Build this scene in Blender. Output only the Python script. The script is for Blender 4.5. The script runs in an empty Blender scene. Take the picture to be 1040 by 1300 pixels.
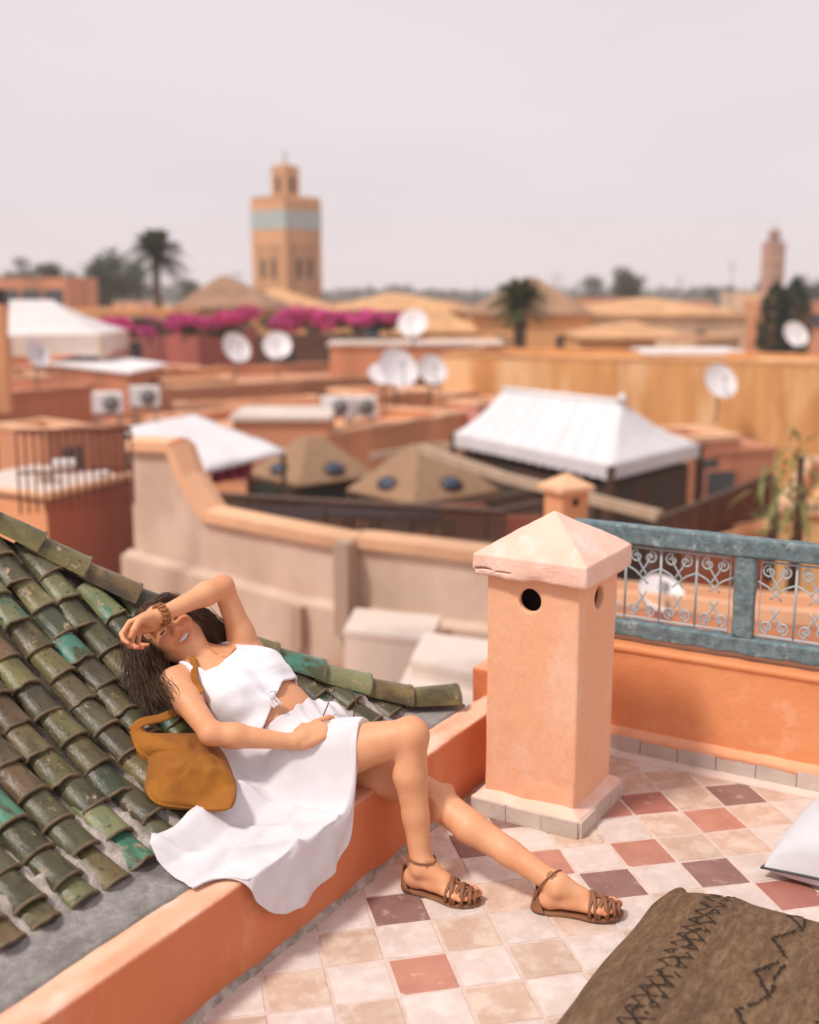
import bpy, bmesh, math, random
import numpy as np
from mathutils import Vector, Matrix, noise as mnoise
try:
    import openvdb as vdb
except ImportError:
    import pyopenvdb as vdb

R_ = math.radians
random.seed(7)
rng = np.random.default_rng(11)
scene = bpy.context.scene
col = scene.collection

# ------------------------------------------------------------------ camera
FPX, PITCH, CAMH = 1470.0, R_(11.0), 1.70          # focal length in photo pixels (1040 x 1300)
cam_d = bpy.data.cameras.new('camera')
cam = bpy.data.objects.new('camera', cam_d)
col.objects.link(cam)
cam.location = (0, 0, CAMH)
cam.rotation_euler = (R_(90) - PITCH, 0, 0)
cam_d.lens = 35.0
cam_d.sensor_fit = 'VERTICAL'
cam_d.sensor_height = 35.0 * 1300 / FPX
cam_d.clip_end = 6000
cam_d.dof.use_dof = True
cam_d.dof.focus_distance = 3.27
cam_d.dof.aperture_fstop = 1.25
scene.camera = cam

# ------------------------------------------------------------------ world, sun, exposure
SUN = Vector((-.44, -.33, .835)).normalized()       # towards the sun
w = bpy.data.worlds.new('World')
scene.world = w
w.use_nodes = True
nt = w.node_tree
bg = nt.nodes['Background']
sky = nt.nodes.new('ShaderNodeTexSky')
sky.sky_type = 'NISHITA'
sky.sun_disc = False
sky.sun_elevation = math.asin(SUN.z)
sky.sun_rotation = math.atan2(SUN.x, SUN.y)
sky.dust_density = 4.0
sky.air_density = 1.2
tc = nt.nodes.new('ShaderNodeTexCoord')
mp = nt.nodes.new('ShaderNodeMapping')
mp.inputs['Scale'].default_value = (1, 1, 3.0)
nz = nt.nodes.new('ShaderNodeTexNoise')
nz.inputs['Scale'].default_value = 1.6
nz.inputs['Detail'].default_value = 4
rmp = nt.nodes.new('ShaderNodeValToRGB')            # the veil of thin cloud that fills this sky
rmp.color_ramp.elements[0].position = .34
rmp.color_ramp.elements[0].color = (7.3, 6.78, 7.25, 1)
rmp.color_ramp.elements[1].position = .68
rmp.color_ramp.elements[1].color = (8.55, 7.8, 8.1, 1)
mix = nt.nodes.new('ShaderNodeMixRGB')
mix.inputs[0].default_value = .90
nt.links.new(tc.outputs['Generated'], mp.inputs[0])
nt.links.new(mp.outputs[0], nz.inputs['Vector'])
nt.links.new(nz.outputs['Fac'], rmp.inputs[0])
nt.links.new(sky.outputs[0], mix.inputs[1])
nt.links.new(rmp.outputs[0], mix.inputs[2])
nt.links.new(mix.outputs[0], bg.inputs[0])
bg.inputs[1].default_value = .10
sd = bpy.data.lights.new('sun', 'SUN')
sd.energy = 2.8
sd.angle = R_(8)
sd.color = (1.0, .95, .87)
so = bpy.data.objects.new('sun', sd)
col.objects.link(so)
so.rotation_euler = SUN.to_track_quat('Z', 'Y').to_euler()
so.location = (-4, -2, 9)
scene.view_settings.view_transform = 'Standard'
scene.view_settings.look = 'None'
scene.view_settings.exposure = 0.07
scene.view_settings.gamma = 1
scene.view_settings.use_curve_mapping = False
scene.render.engine = 'CYCLES'
scene.cycles.max_bounces = 8
scene.cycles.use_denoising = True
scene.cycles.volume_bounces = 2

# ------------------------------------------------------------------ pixel -> place
_c, _s = math.cos(PITCH), math.sin(PITCH)
CAM = np.array([0, 0, CAMH])
def ray(x, y):
    u, v = (x - 520) / FPX, (y - 650) / FPX
    return np.array([u, _c - v * _s, -_s - v * _c])
def at(x, y, Y):
    """the point at forward distance Y (metres) that the photograph shows at pixel x, y"""
    d = ray(x, y)
    return CAM + d * (Y / d[1])
def onz(x, y, z):
    d = ray(x, y)
    return CAM + d * ((z - CAMH) / d[2])
def pix(p):
    q = np.asarray(p, float) - CAM
    d = q[1] * _c - q[2] * _s
    return 520 + FPX * q[0] / d, 650 - FPX * (q[1] * _s + q[2] * _c) / d
# terrace frame: a runs along the low wall, b across it towards the tiled roof
EV, NV, OV = np.array([.507, .862, 0]), np.array([-.862, .507, 0]), np.array([-.518, 2.441, 0])
FRZ = math.atan2(.862, .507)
def W(a, b, z):
    q = OV + EV * a + NV * b
    return np.array([q[0], q[1], z])
def EN(p):
    q = np.asarray(p, float) - OV
    return np.array([q @ EV, q @ NV, p[2]])
CEN = EN(CAM)

# ------------------------------------------------------------------ helpers: objects
def tag(o, label=None, cat=None, group=None, kind=None):
    if label: o['label'] = label
    if cat: o['category'] = cat
    if group: o['group'] = group
    if kind or cat: o['kind'] = kind or 'thing'
    return o
def empty(name, loc=(0, 0, 0), rz=0.0, label=None, cat=None, group=None):
    o = bpy.data.objects.new(name, None)
    o.empty_display_size = .1
    col.objects.link(o)
    o.location = loc
    o.rotation_euler = (0, 0, rz)
    return tag(o, label, cat, group)
def link(name, me, parent=None, mat=None):
    o = bpy.data.objects.new(name, me)
    col.objects.link(o)
    if parent is not None: o.parent = parent
    if mat is not None and not me.materials: me.materials.append(mat)
    return o
def copy_tree(o, parent=None):
    c = o.copy()
    col.objects.link(c)
    c.parent = parent
    for ch in list(o.children): copy_tree(ch, c)
    return c

class MB:
    """collects shapes and links them as one mesh"""
    def __init__(s): s.v, s.f, s.sm = [], [], []
    def add(s, vs, fs, smooth=False):
        k = len(s.v)
        s.v += [tuple(map(float, q)) for q in vs]
        s.f += [tuple(i + k for i in f) for f in fs]
        s.sm += [smooth] * len(fs)
        return s
    def box(s, x0, x1, y0, y1, z0, z1, bev=0.0, M=None):
        if bev <= 0:
            vs = [(x, y, z) for z in (z0, z1) for y in (y0, y1) for x in (x0, x1)]
            fs = [(0, 2, 3, 1), (4, 5, 7, 6), (0, 1, 5, 4), (2, 6, 7, 3), (0, 4, 6, 2), (1, 3, 7, 5)]
        else:
            b = bev
            vs, fs = [], []
            for z, i in ((z0, b), (z0 + b, 0), (z1 - b, 0), (z1, b)):
                vs += [(x0 + i, y0 + i, z), (x1 - i, y0 + i, z), (x1 - i, y1 - i, z), (x0 + i, y1 - i, z)]
            fs.append((3, 2, 1, 0)); fs.append((12, 13, 14, 15))
            for l in range(3):
                for k in range(4):
                    fs.append((l * 4 + k, l * 4 + (k + 1) % 4, l * 4 + 4 + (k + 1) % 4, l * 4 + 4 + k))
        if M is not None: vs = [tuple(M @ Vector(q)) for q in vs]
        return s.add(vs, fs)
    def prism(s, poly, z0, z1, top=None):
        """poly: xy outline counter-clockwise; top: another outline for a taper"""
        top = top or poly
        nn = len(poly)
        vs = [(x, y, z0) for x, y in poly] + [(x, y, z1) for x, y in top]
        fs = [tuple(range(nn - 1, -1, -1)), tuple(range(nn, 2 * nn))]
        fs += [(k, (k + 1) % nn, nn + (k + 1) % nn, nn + k) for k in range(nn)]
        return s.add(vs, fs)
    def tube(s, pts, rad, seg=8, closed=False, smooth=True, flat=1.0, up=None):
        P = [Vector(p) for p in pts]
        nn = len(P)
        rad = rad if hasattr(rad, '__len__') else [rad] * nn
        vs, fs = [], []
        nrm = Vector(up) if up is not None else None
        for i, p in enumerate(P):
            t = (P[(i + 1) % nn] - P[i - 1]) if closed else (P[min(i + 1, nn - 1)] - P[max(i - 1, 0)])
            if t.length < 1e-9: t = Vector((0, 0, 1))
            t.normalize()
            if nrm is None: nrm = t.orthogonal()
            nn_ = (Vector(up) if up is not None else nrm)
            nrm = nn_ - t * nn_.dot(t)
            if nrm.length < 1e-6: nrm = t.orthogonal()
            nrm.normalize()
            bi = t.cross(nrm)
            for k in range(seg):
                a = 2 * math.pi * k / seg
                vs.append(p + (nrm * math.cos(a) * flat + bi * math.sin(a)) * rad[i])
        m = nn if closed else nn - 1
        for i in range(m):
            for k in range(seg):
                j = (i + 1) % nn
                fs.append((i * seg + k, i * seg + (k + 1) % seg, j * seg + (k + 1) % seg, j * seg + k))
        if not closed:
            fs.append(tuple(range(seg - 1, -1, -1)))
            fs.append(tuple((nn - 1) * seg + k for k in range(seg)))
        return s.add(vs, fs, smooth)
    def lathe(s, prof, seg=24, M=None, smooth=True):
        vs, fs = [], []
        for r, z in prof:
            for k in range(seg):
                a = 2 * math.pi * k / seg
                q = Vector((r * math.cos(a), r * math.sin(a), z))
                vs.append(M @ q if M is not None else q)
        for i in range(len(prof) - 1):
            for k in range(seg):
                fs.append((i * seg + k, i * seg + (k + 1) % seg, i * seg + seg + (k + 1) % seg, i * seg + seg + k))
        fs.append(tuple(range(seg - 1, -1, -1)))
        fs.append(tuple((len(prof) - 1) * seg + k for k in range(seg)))
        return s.add(vs, fs, smooth)
    def grid(s, P, smooth=True, closed_u=False):
        """P: array (nu, nv, 3)"""
        P = np.asarray(P, float)
        nu, nv = P.shape[:2]
        vs = P.reshape(-1, 3)
        fs = [(i * nv + j, ((i + 1) % nu) * nv + j, ((i + 1) % nu) * nv + j + 1, i * nv + j + 1)
              for i in range(nu if closed_u else nu - 1) for j in range(nv - 1)]
        return s.add(vs, fs, smooth)
    def mesh(s, name):
        me = bpy.data.meshes.new(name)
        me.from_pydata(s.v, [], s.f)
        me.polygons.foreach_set('use_smooth', s.sm)
        me.update()
        return me
    def build(s, name, mat=None, parent=None):
        return link(name, s.mesh(name), parent, mat)

# ------------------------------------------------------------------ helpers: numpy noise and signed distance shapes
def _hash(ix, iy, iz, seed):
    h = (ix.astype(np.uint32) * np.uint32(374761393) + iy.astype(np.uint32) * np.uint32(668265263)
         + iz.astype(np.uint32) * np.uint32(2147483647) + np.uint32(seed * 974711 & 0xffffffff))
    h = (h ^ (h >> np.uint32(13))) * np.uint32(1274126177)
    h = h ^ (h >> np.uint32(16))
    return (h & np.uint32(0xffff)).astype(np.float32) / 32767.5 - 1
def vnoise(x, y, z, seed=0):
    x, y, z = np.broadcast_arrays(np.asarray(x, np.float32), np.asarray(y, np.float32), np.asarray(z, np.float32))
    xi, yi, zi = np.floor(x), np.floor(y), np.floor(z)
    fx, fy, fz = x - xi, y - yi, z - zi
    fx, fy, fz = (f * f * (3 - 2 * f) for f in (fx, fy, fz))
    xi, yi, zi = xi.astype(np.int64), yi.astype(np.int64), zi.astype(np.int64)
    r = 0
    for dx in (0, 1):
        for dy in (0, 1):
            for dz in (0, 1):
                r = r + _hash(xi + dx, yi + dy, zi + dz, seed) * (fx if dx else 1 - fx) * (fy if dy else 1 - fy) * (fz if dz else 1 - fz)
    return r
class SDF:
    def __init__(s, lo, hi, vox, big=.2):
        s.lo, s.vox = np.array(lo, np.float32), vox
        s.n = [int(math.ceil((h - l) / vox)) + 1 for l, h in zip(lo, hi)]
        s.big = big
        s.d = np.full(s.n, big, np.float32)
    def axes(s, sl):
        return [(s.lo[k] + s.vox * np.arange(sl[k].start, sl[k].stop, dtype=np.float32)).reshape([-1 if j == k else 1 for j in range(3)]) for k in range(3)]
    def sub(s, lo, hi):
        out = []
        for k in range(3):
            a = int(math.floor((lo[k] - s.lo[k]) / s.vox)); b = int(math.ceil((hi[k] - s.lo[k]) / s.vox)) + 1
            out.append(slice(max(0, min(a, s.n[k])), max(0, min(b, s.n[k]))))
        return tuple(out)
    def put(s, fn, lo, hi, k=.02, op='u', m=.05):
        sl = s.sub([l - m for l in lo], [h + m for h in hi])
        if any(q.stop <= q.start for q in sl): return
        d = fn(*s.axes(sl)).astype(np.float32)
        o = s.d[sl]
        if op == 'u':
            h = np.clip(k - np.abs(o - d), 0, None) if k > 0 else 0
            s.d[sl] = np.minimum(o, d) - (h * h / (4 * k) if k > 0 else 0)
        elif op == 's':
            d = -d
            h = np.clip(k - np.abs(o - d), 0, None) if k > 0 else 0
            s.d[sl] = np.maximum(o, d) + (h * h / (4 * k) if k > 0 else 0)
    def cone(s, p, r, q, t, k=.02, op='u', m=.05):
        p, q = np.array(p, float), np.array(q, float)
        ba = q - p
        L = float(ba @ ba) + 1e-12
        def fn(x, y, z):
            h = np.clip(((x - p[0]) * ba[0] + (y - p[1]) * ba[1] + (z - p[2]) * ba[2]) / L, 0, 1)
            return np.sqrt((x - p[0] - ba[0] * h) ** 2 + (y - p[1] - ba[1] * h) ** 2 + (z - p[2] - ba[2] * h) ** 2) - (r + (t - r) * h)
        R0 = max(r, t)
        s.put(fn, np.minimum(p, q) - R0, np.maximum(p, q) + R0, k, op, m)
    def ell(s, c, ax, rad, k=.02, op='u', m=.05):
        """ax: three unit vectors, rad: the radius along each"""
        c = np.array(c, float)
        A = [np.array(q, float) / np.linalg.norm(q) for q in ax]
        def fn(x, y, z):
            X, Y, Z = x - c[0], y - c[1], z - c[2]
            l = [X * q[0] + Y * q[1] + Z * q[2] for q in A]
            k0 = np.sqrt(sum((v / r) ** 2 for v, r in zip(l, rad)))
            k1 = np.sqrt(sum((v / (r * r)) ** 2 for v, r in zip(l, rad))) + 1e-9
            return k0 * (k0 - 1) / k1
        ext = np.sqrt(sum((A[i] * rad[i]) ** 2 for i in range(3)))
        s.put(fn, c - ext, c + ext, k, op, m)
    def mesh(s, name, smooth=True, arr=None):
        d = s.d if arr is None else arr
        g = vdb.FloatGrid(float(s.big))
        g.copyFromArray(np.ascontiguousarray(np.clip(d, -s.big, s.big)), tolerance=0.0)
        p, t, q = g.convertToPolygons(isovalue=0.0, adaptivity=0.0)
        v = np.asarray(p, np.float32) * s.vox + s.lo
        q = np.asarray(q, np.int32)
        # orientation
        a, b, c = v[q[:, 0]], v[q[:, 1]], v[q[:, 2]]
        vol = np.einsum('ij,ij->i', a - v.mean(0), np.cross(b - v.mean(0), c - v.mean(0))).sum()
        if vol < 0: q = q[:, ::-1]
        me = bpy.data.meshes.new(name)
        me.vertices.add(len(v)); me.vertices.foreach_set('co', np.ascontiguousarray(v, np.float32).ravel())
        me.loops.add(q.size); me.loops.foreach_set('vertex_index', np.ascontiguousarray(q).ravel())
        me.polygons.add(len(q)); me.polygons.foreach_set('loop_start', np.arange(0, q.size, 4, dtype=np.int32))
        me.update(calc_edges=True)
        me.polygons.foreach_set('use_smooth', [smooth] * len(q))
        return me
def box_sd(x, y, z, c, h, r=0.0):
    qx, qy, qz = np.abs(x - c[0]) - h[0] + r, np.abs(y - c[1]) - h[1] + r, np.abs(z - c[2]) - h[2] + r
    out = np.sqrt(np.maximum(qx, 0) ** 2 + np.maximum(qy, 0) ** 2 + np.maximum(qz, 0) ** 2)
    return out + np.minimum(np.maximum(qx, np.maximum(qy, qz)), 0) - r
def smooth_mesh(me, it=2, f=.5):
    bm = bmesh.new(); bm.from_mesh(me)
    for _ in range(it):
        bmesh.ops.smooth_vert(bm, verts=bm.verts, factor=f, use_axis_x=True, use_axis_y=True, use_axis_z=True)
    bm.to_mesh(me); bm.free()

# ------------------------------------------------------------------ helpers: materials
_mats = {}
def srgb(r, g, b):
    f = lambda c: (c / 255 / 12.92) if c <= 10 else ((c / 255 + .055) / 1.055) ** 2.4
    return (f(r), f(g), f(b))
def mat(name, c1, c2=None, scale=4.0, rough=.8, bump=.0, bscale=60.0, detail=5, c3=None, s3=1.2, rand=0.0, hue=0.0,
        spec=.5, sss=0.0, metal=0.0, lo=.38, hi=.62, stretch=(1, 1, 1), attr=None, coord='Object', coat=0.0, sheen=0.0, transl=0.0, r3=(.45, .62), bdist=.01):
    if name in _mats: return _mats[name]
    m = bpy.data.materials.new(name)
    m.use_nodes = True
    nt = m.node_tree; N = nt.nodes; L = nt.links
    p = N['Principled BSDF']
    tc = N.new('ShaderNodeTexCoord')
    mp = N.new('ShaderNodeMapping'); mp.inputs['Scale'].default_value = stretch
    L.new(tc.outputs[coord], mp.inputs[0])
    oi = N.new('ShaderNodeObjectInfo')
    vec = mp.outputs[0]
    if rand or hue:
        ad = N.new('ShaderNodeVectorMath'); ad.operation = 'ADD'
        ml = N.new('ShaderNodeVectorMath'); ml.operation = 'SCALE'; ml.inputs[0].default_value = (37, 19, 53)
        L.new(oi.outputs['Random'], ml.inputs['Scale']); L.new(vec, ad.inputs[0]); L.new(ml.outputs[0], ad.inputs[1])
        vec = ad.outputs[0]
    n1 = N.new('ShaderNodeTexNoise'); n1.inputs['Scale'].default_value = scale; n1.inputs['Detail'].default_value = detail
    n1.inputs['Roughness'].default_value = .6
    L.new(vec, n1.inputs['Vector'])
    r1 = N.new('ShaderNodeMapRange'); r1.inputs[1].default_value = lo; r1.inputs[2].default_value = hi
    L.new(n1.outputs['Fac'], r1.inputs[0])
    mx = N.new('ShaderNodeMixRGB'); mx.inputs[1].default_value = (*c1, 1); mx.inputs[2].default_value = (*(c2 or c1), 1)
    L.new(r1.outputs[0], mx.inputs[0])
    out = mx.outputs[0]
    if c3 is not None:
        n3 = N.new('ShaderNodeTexNoise'); n3.inputs['Scale'].default_value = s3; n3.inputs['Detail'].default_value = 6
        n3.inputs['Roughness'].default_value = .65
        L.new(vec, n3.inputs['Vector'])
        r3_ = N.new('ShaderNodeMapRange'); r3_.inputs[1].default_value = r3[0]; r3_.inputs[2].default_value = r3[1]
        L.new(n3.outputs['Fac'], r3_.inputs[0])
        m3 = N.new('ShaderNodeMixRGB'); m3.inputs[2].default_value = (*c3, 1)
        L.new(r3_.outputs[0], m3.inputs[0]); L.new(out, m3.inputs[1]); out = m3.outputs[0]
    if attr:
        at_ = N.new('ShaderNodeVertexColor'); at_.layer_name = attr
        ma = N.new('ShaderNodeMixRGB'); ma.blend_type = 'MULTIPLY'; ma.inputs[0].default_value = 1
        L.new(out, ma.inputs[1]); L.new(at_.outputs[0], ma.inputs[2]); out = ma.outputs[0]
    if rand or hue:
        hs = N.new('ShaderNodeHueSaturation')
        rr = N.new('ShaderNodeMapRange'); rr.inputs[3].default_value = 1 - rand; rr.inputs[4].default_value = 1 + rand
        L.new(oi.outputs['Random'], rr.inputs[0]); L.new(rr.outputs[0], hs.inputs['Value'])
        if hue:
            mm = N.new('ShaderNodeMath'); mm.operation = 'MULTIPLY'; mm.inputs[1].default_value = 7.31
            fr = N.new('ShaderNodeMath'); fr.operation = 'FRACT'
            r2 = N.new('ShaderNodeMapRange'); r2.inputs[3].default_value = .5 - hue; r2.inputs[4].default_value = .5 + hue
            L.new(oi.outputs['Random'], mm.inputs[0]); L.new(mm.outputs[0], fr.inputs[0]); L.new(fr.outputs[0], r2.inputs[0]); L.new(r2.outputs[0], hs.inputs['Hue'])
        L.new(out, hs.inputs['Color']); out = hs.outputs[0]
    L.new(out, p.inputs['Base Color'])
    p.inputs['Roughness'].default_value = rough
    p.inputs['Specular IOR Level'].default_value = spec
    p.inputs['Metallic'].default_value = metal
    if coat: p.inputs['Coat Weight'].default_value = coat; p.inputs['Coat Roughness'].default_value = .12
    if sheen: p.inputs['Sheen Weight'].default_value = sheen
    if sss:
        p.inputs['Subsurface Weight'].default_value = sss
        p.inputs['Subsurface Radius'].default_value = (.02, .008, .004)
        p.inputs['Subsurface Scale'].default_value = .6
    if bump:
        nb = N.new('ShaderNodeTexNoise'); nb.inputs['Scale'].default_value = bscale; nb.inputs['Detail'].default_value = 6
        nb.inputs['Roughness'].default_value = .65
        L.new(vec, nb.inputs['Vector'])
        b = N.new('ShaderNodeBump'); b.inputs['Strength'].default_value = bump; b.inputs['Distance'].default_value = bdist
        L.new(nb.outputs['Fac'], b.inputs['Height']); L.new(b.outputs[0], p.inputs['Normal'])
    if transl:
        tr = N.new('ShaderNodeBsdfTranslucent'); L.new(out, tr.inputs[0])
        ms = N.new('ShaderNodeMixShader'); ms.inputs[0].default_value = transl
        L.new(p.outputs[0], ms.inputs[1]); L.new(tr.outputs[0], ms.inputs[2])
        L.new(ms.outputs[0], N['Material Output'].inputs[0])
    _mats[name] = m
    return m
def color_attr(me, name, cols):
    a = me.color_attributes.new(name, 'FLOAT_COLOR', 'POINT')
    c = np.ones((len(me.vertices), 4), np.float32); c[:, :3] = cols
    a.data.foreach_set('color', c.ravel())
# ================================================================== the terrace
def fr(name, a, b, z, label=None, cat=None, group=None):
    """an Empty at (a, b, z) of the terrace frame; parts built in terrace coordinates hang on it through kid()"""
    o = empty(name, W(a, b, z), FRZ, label, cat, group)
    o['_o'] = (a, b, z)
    return o
def kid(o, E):
    q = E['_o']
    o.parent = E
    o.location = (-q[0], -q[1], -q[2])
    return o

salmon, salmon_hi, salmon_dk = (.80, .355, .19), (.86, .43, .26), (.72, .27, .125)
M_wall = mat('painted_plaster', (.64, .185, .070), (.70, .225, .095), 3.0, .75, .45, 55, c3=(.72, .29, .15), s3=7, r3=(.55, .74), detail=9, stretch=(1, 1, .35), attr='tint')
M_pillar = mat('painted_pillar', (.87, .485, .305), (.85, .435, .25), 2.2, .75, .45, 45, c3=(.89, .57, .42), s3=5, r3=(.53, .75), detail=9, stretch=(1, 1, .5))
M_cap = mat('painted_cap', (.86, .575, .455), (.84, .51, .39), 4, .75, .4, 60, c3=(.88, .66, .57), s3=9, r3=(.5, .7))
M_par = mat('painted_parapet', (.74, .26, .10), (.78, .31, .13), 2.5, .75, .35, 45, c3=(.84, .44, .27), s3=5, r3=(.58, .75))
M_grout = mat('grout', (.72, .56, .49), (.62, .47, .40), 20, .9, .4, 150)
M_mortar = mat('mortar', (.44, .36, .31), (.30, .245, .21), 14, .95, .9, 60, c3=(.58, .50, .44), s3=25)
M_cement = mat('cement', (.36, .34, .33), (.46, .43, .415), 9, .95, .8, 110, c3=(.56, .52, .50), s3=14, r3=(.5, .72), detail=9)
M_skirt_tile = mat('skirting_stone', (.60, .50, .44), (.52, .42, .36), 9, .7, .3, 80, rand=.08)

# --- floor
fl = MB().prism([(-5, -3), (6, -3), (6, 6), (-5, 6)], 0, 1)     # replaced below by the terrace outline
slab = MB()
o2 = [W(-6, -4.5, 0), W(2.3, -4.5, 0), W(2.3, .06, 0), W(-6, .06, 0)]
slab.prism([(q[0], q[1]) for q in o2], -.30, 0)
floor = slab.build('terrace_floor', M_grout)
tag(floor, kind='structure')
TC = {
    'cream': mat('tile_cream', (.66, .545, .485), (.60, .48, .42), 7, .5, .12, 90, c3=(.71, .61, .56), s3=16, rand=.05, detail=8),
    'beige': mat('tile_beige', (.58, .41, .31), (.52, .355, .265), 8, .5, .15, 90, c3=(.65, .51, .42), s3=15, rand=.08, detail=8),
    'red': mat('tile_red', (.40, .165, .125), (.34, .13, .10), 9, .45, .15, 90, c3=(.62, .36, .29), s3=26, r3=(.60, .72), rand=.06, detail=8),
    'salmon': mat('tile_salmon', (.52, .24, .17), (.45, .195, .14), 9, .45, .15, 90, c3=(.68, .42, .33), s3=26, r3=(.60, .72), rand=.06, detail=8),
    'brown': mat('tile_brown', (.30, .165, .14), (.235, .125, .105), 9, .45, .15, 90, c3=(.46, .33, .29), s3=26, r3=(.58, .72), rand=.08, detail=8)}
known = {(0, 0): 'salmon', (0, 2): 'brown', (1, 1): 'beige', (2, 0): 'beige', (2, 2): 'beige', (3, 1): 'beige', (4, 2): 'brown',
         (6, 2): 'brown', (5, 3): 'salmon', (7, 1): 'red', (6, 3): 'beige', (7, 3): 'beige', (7, 4): 'salmon', (8, 5): 'brown', (6, 5): 'red',
         (8, 4): 'beige', (7, 6): 'beige', (5, 1): 'beige', (-2, 0): 'beige', (-1, 1): 'beige', (-1, -1): 'beige', (1, -1): 'beige',
         (-3, -1): 'beige', (2, 4): 'brown', (3, 3): 'salmon', (1, 3): 'beige', (-1, 3): 'beige', (6, 7): 'beige', (8, 7): 'beige', (4, 4): 'beige', (5, 5): 'salmon',
         (3, 5): 'brown', (8, 2): 'cream', (9, 1): 'beige', (9, 3): 'brown'}
PITCH_T, YAW_T = .1595, .215
ct, st = math.cos(YAW_T), math.sin(YAW_T)
def tile_mesh(k):
    r = random.Random(k)
    g, b = .0745, .004
    jit = lambda: r.uniform(-.0012, .0012)
    base = [(-g + jit(), -g + jit()), (g + jit(), -g + jit()), (g + jit(), g + jit()), (-g + jit(), g + jit())]
    if k % 3 == 0:        # a chipped corner
        base[2:3] = [(g, g - r.uniform(.006, .014)), (g - r.uniform(.006, .014), g)]
    mb = MB()
    n_ = len(base)
    sc = lambda s_, z: [(x * s_, y * s_, z) for x, y in base]
    vs = sc(1, -.02) + sc(1, .0012) + sc(1 - .0022 / g, .0026)
    fs = [tuple(2 * n_ + i for i in range(n_))]
    for l in range(2):
        fs += [(l * n_ + i, l * n_ + (i + 1) % n_, l * n_ + n_ + (i + 1) % n_, l * n_ + n_ + i) for i in range(n_)]
    return mb.add(vs, fs)
tmesh = {}
for i in range(-14, 20):
    for j in range(-10, 14):
        X, Y = i + .5, j + .5
        wx, wy = (ct * X - st * Y) * PITCH_T - .025, (st * X + ct * Y) * PITCH_T + 2.547
        a, b, _ = EN((wx, wy, 0))
        if b > .07 or a > 2.16: continue
        px, py = pix((wx, wy, 0))
        if not (-170 < px < 1210 and py < 1480 and wy > 1.2): continue
        c = known.get((i, j))
        if c is None:
            if (i + j) % 2 == 0 and not (-4 <= i <= 10 and -2 <= j <= 8): c = random.choice(['beige', 'red', 'brown', 'beige', 'salmon'])
            elif (i + j) % 2 == 0: c = 'beige' if random.random() < .7 else 'cream'
            else: c = 'cream'
        key = (c, random.randrange(4))
        if key not in tmesh:
            tmesh[key] = tile_mesh(hash(key[1]) + len(c)).mesh('floor_tile')
            tmesh[key].materials.append(TC[c])
        t = link('floor_tile', tmesh[key], floor)
        t.location = (wx, wy, random.uniform(-.0006, .0006))
        t.rotation_euler = (random.gauss(0, .002), random.gauss(0, .002), YAW_T + random.gauss(0, .004) + random.randrange(4) * math.pi / 2)

# --- the low salmon wall she sits on
wl = fr('low_wall', .5, .05, 0, 'low salmon plaster wall between the tiled roof and the terrace floor', 'wall')
S = SDF((-2.4, -.02, -.03), (2.12, .12, .28), .006, .05)
def f_wall(x, y, z):
    nse = vnoise(x * 5, y * 5, z * 7, 1) * .0035 + vnoise(x * 22, y * 22, z * 22, 2) * .0013 + vnoise(x * 1.3, 0, 0, 9) * .004
    chip = np.clip(vnoise(x * 16, y * 16, z * 16, 5) - .45, 0, 1) * .008
    return box_sd(x, y, z, (-.15, .0515, .10), (2.27, .0505, .16), .011) + nse + chip
S.put(f_wall, (-3, -1, -1), (3, 1, 1), 0)
wm = S.mesh('wall_body')
def pale_top(me, z_, kx=1.0):
    # upward faces near the top are tinted paler than the sides
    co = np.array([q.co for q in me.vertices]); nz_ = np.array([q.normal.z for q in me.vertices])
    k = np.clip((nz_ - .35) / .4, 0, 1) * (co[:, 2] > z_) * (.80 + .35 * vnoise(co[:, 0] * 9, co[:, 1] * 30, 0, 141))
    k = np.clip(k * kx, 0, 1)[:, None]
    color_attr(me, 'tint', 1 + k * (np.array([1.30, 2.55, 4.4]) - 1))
pale_top(wm, .2)
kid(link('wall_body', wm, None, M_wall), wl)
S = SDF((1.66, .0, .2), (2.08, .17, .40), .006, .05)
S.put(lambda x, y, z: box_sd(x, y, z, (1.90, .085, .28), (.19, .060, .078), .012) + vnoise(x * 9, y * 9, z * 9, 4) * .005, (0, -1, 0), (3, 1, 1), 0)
wr_ = S.mesh('wall_return'); pale_top(wr_, .3, .6)
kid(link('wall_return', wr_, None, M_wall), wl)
mb = MB()                                                       # ragged mortar joint along the foot of the wall
na = 340
prof = []
for i in range(na + 1):
    a = -2.3 + i * 4.35 / na
    n1_ = mnoise.noise((a * 6, 3.1, 0)); n2_ = mnoise.noise((a * 31, 1.7, 0)); n3_ = mnoise.noise((a * 14, 9.7, 0))
    wd = .014 + .005 * n1_ + .006 * n2_
    hh = .018 + .006 * n1_ + .006 * n3_
    prof.append([(a, .006, hh), (a, -.004 - .004 * abs(n2_), hh - .003), (a, -wd * .6, hh * (.55 + .25 * n2_)), (a, -wd, .004 + .003 * n3_), (a, -wd - .003, -.004)])
kid(mb.grid(np.array(prof)[:, ::-1]).build('foot_mortar', M_mortar), wl)

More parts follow.
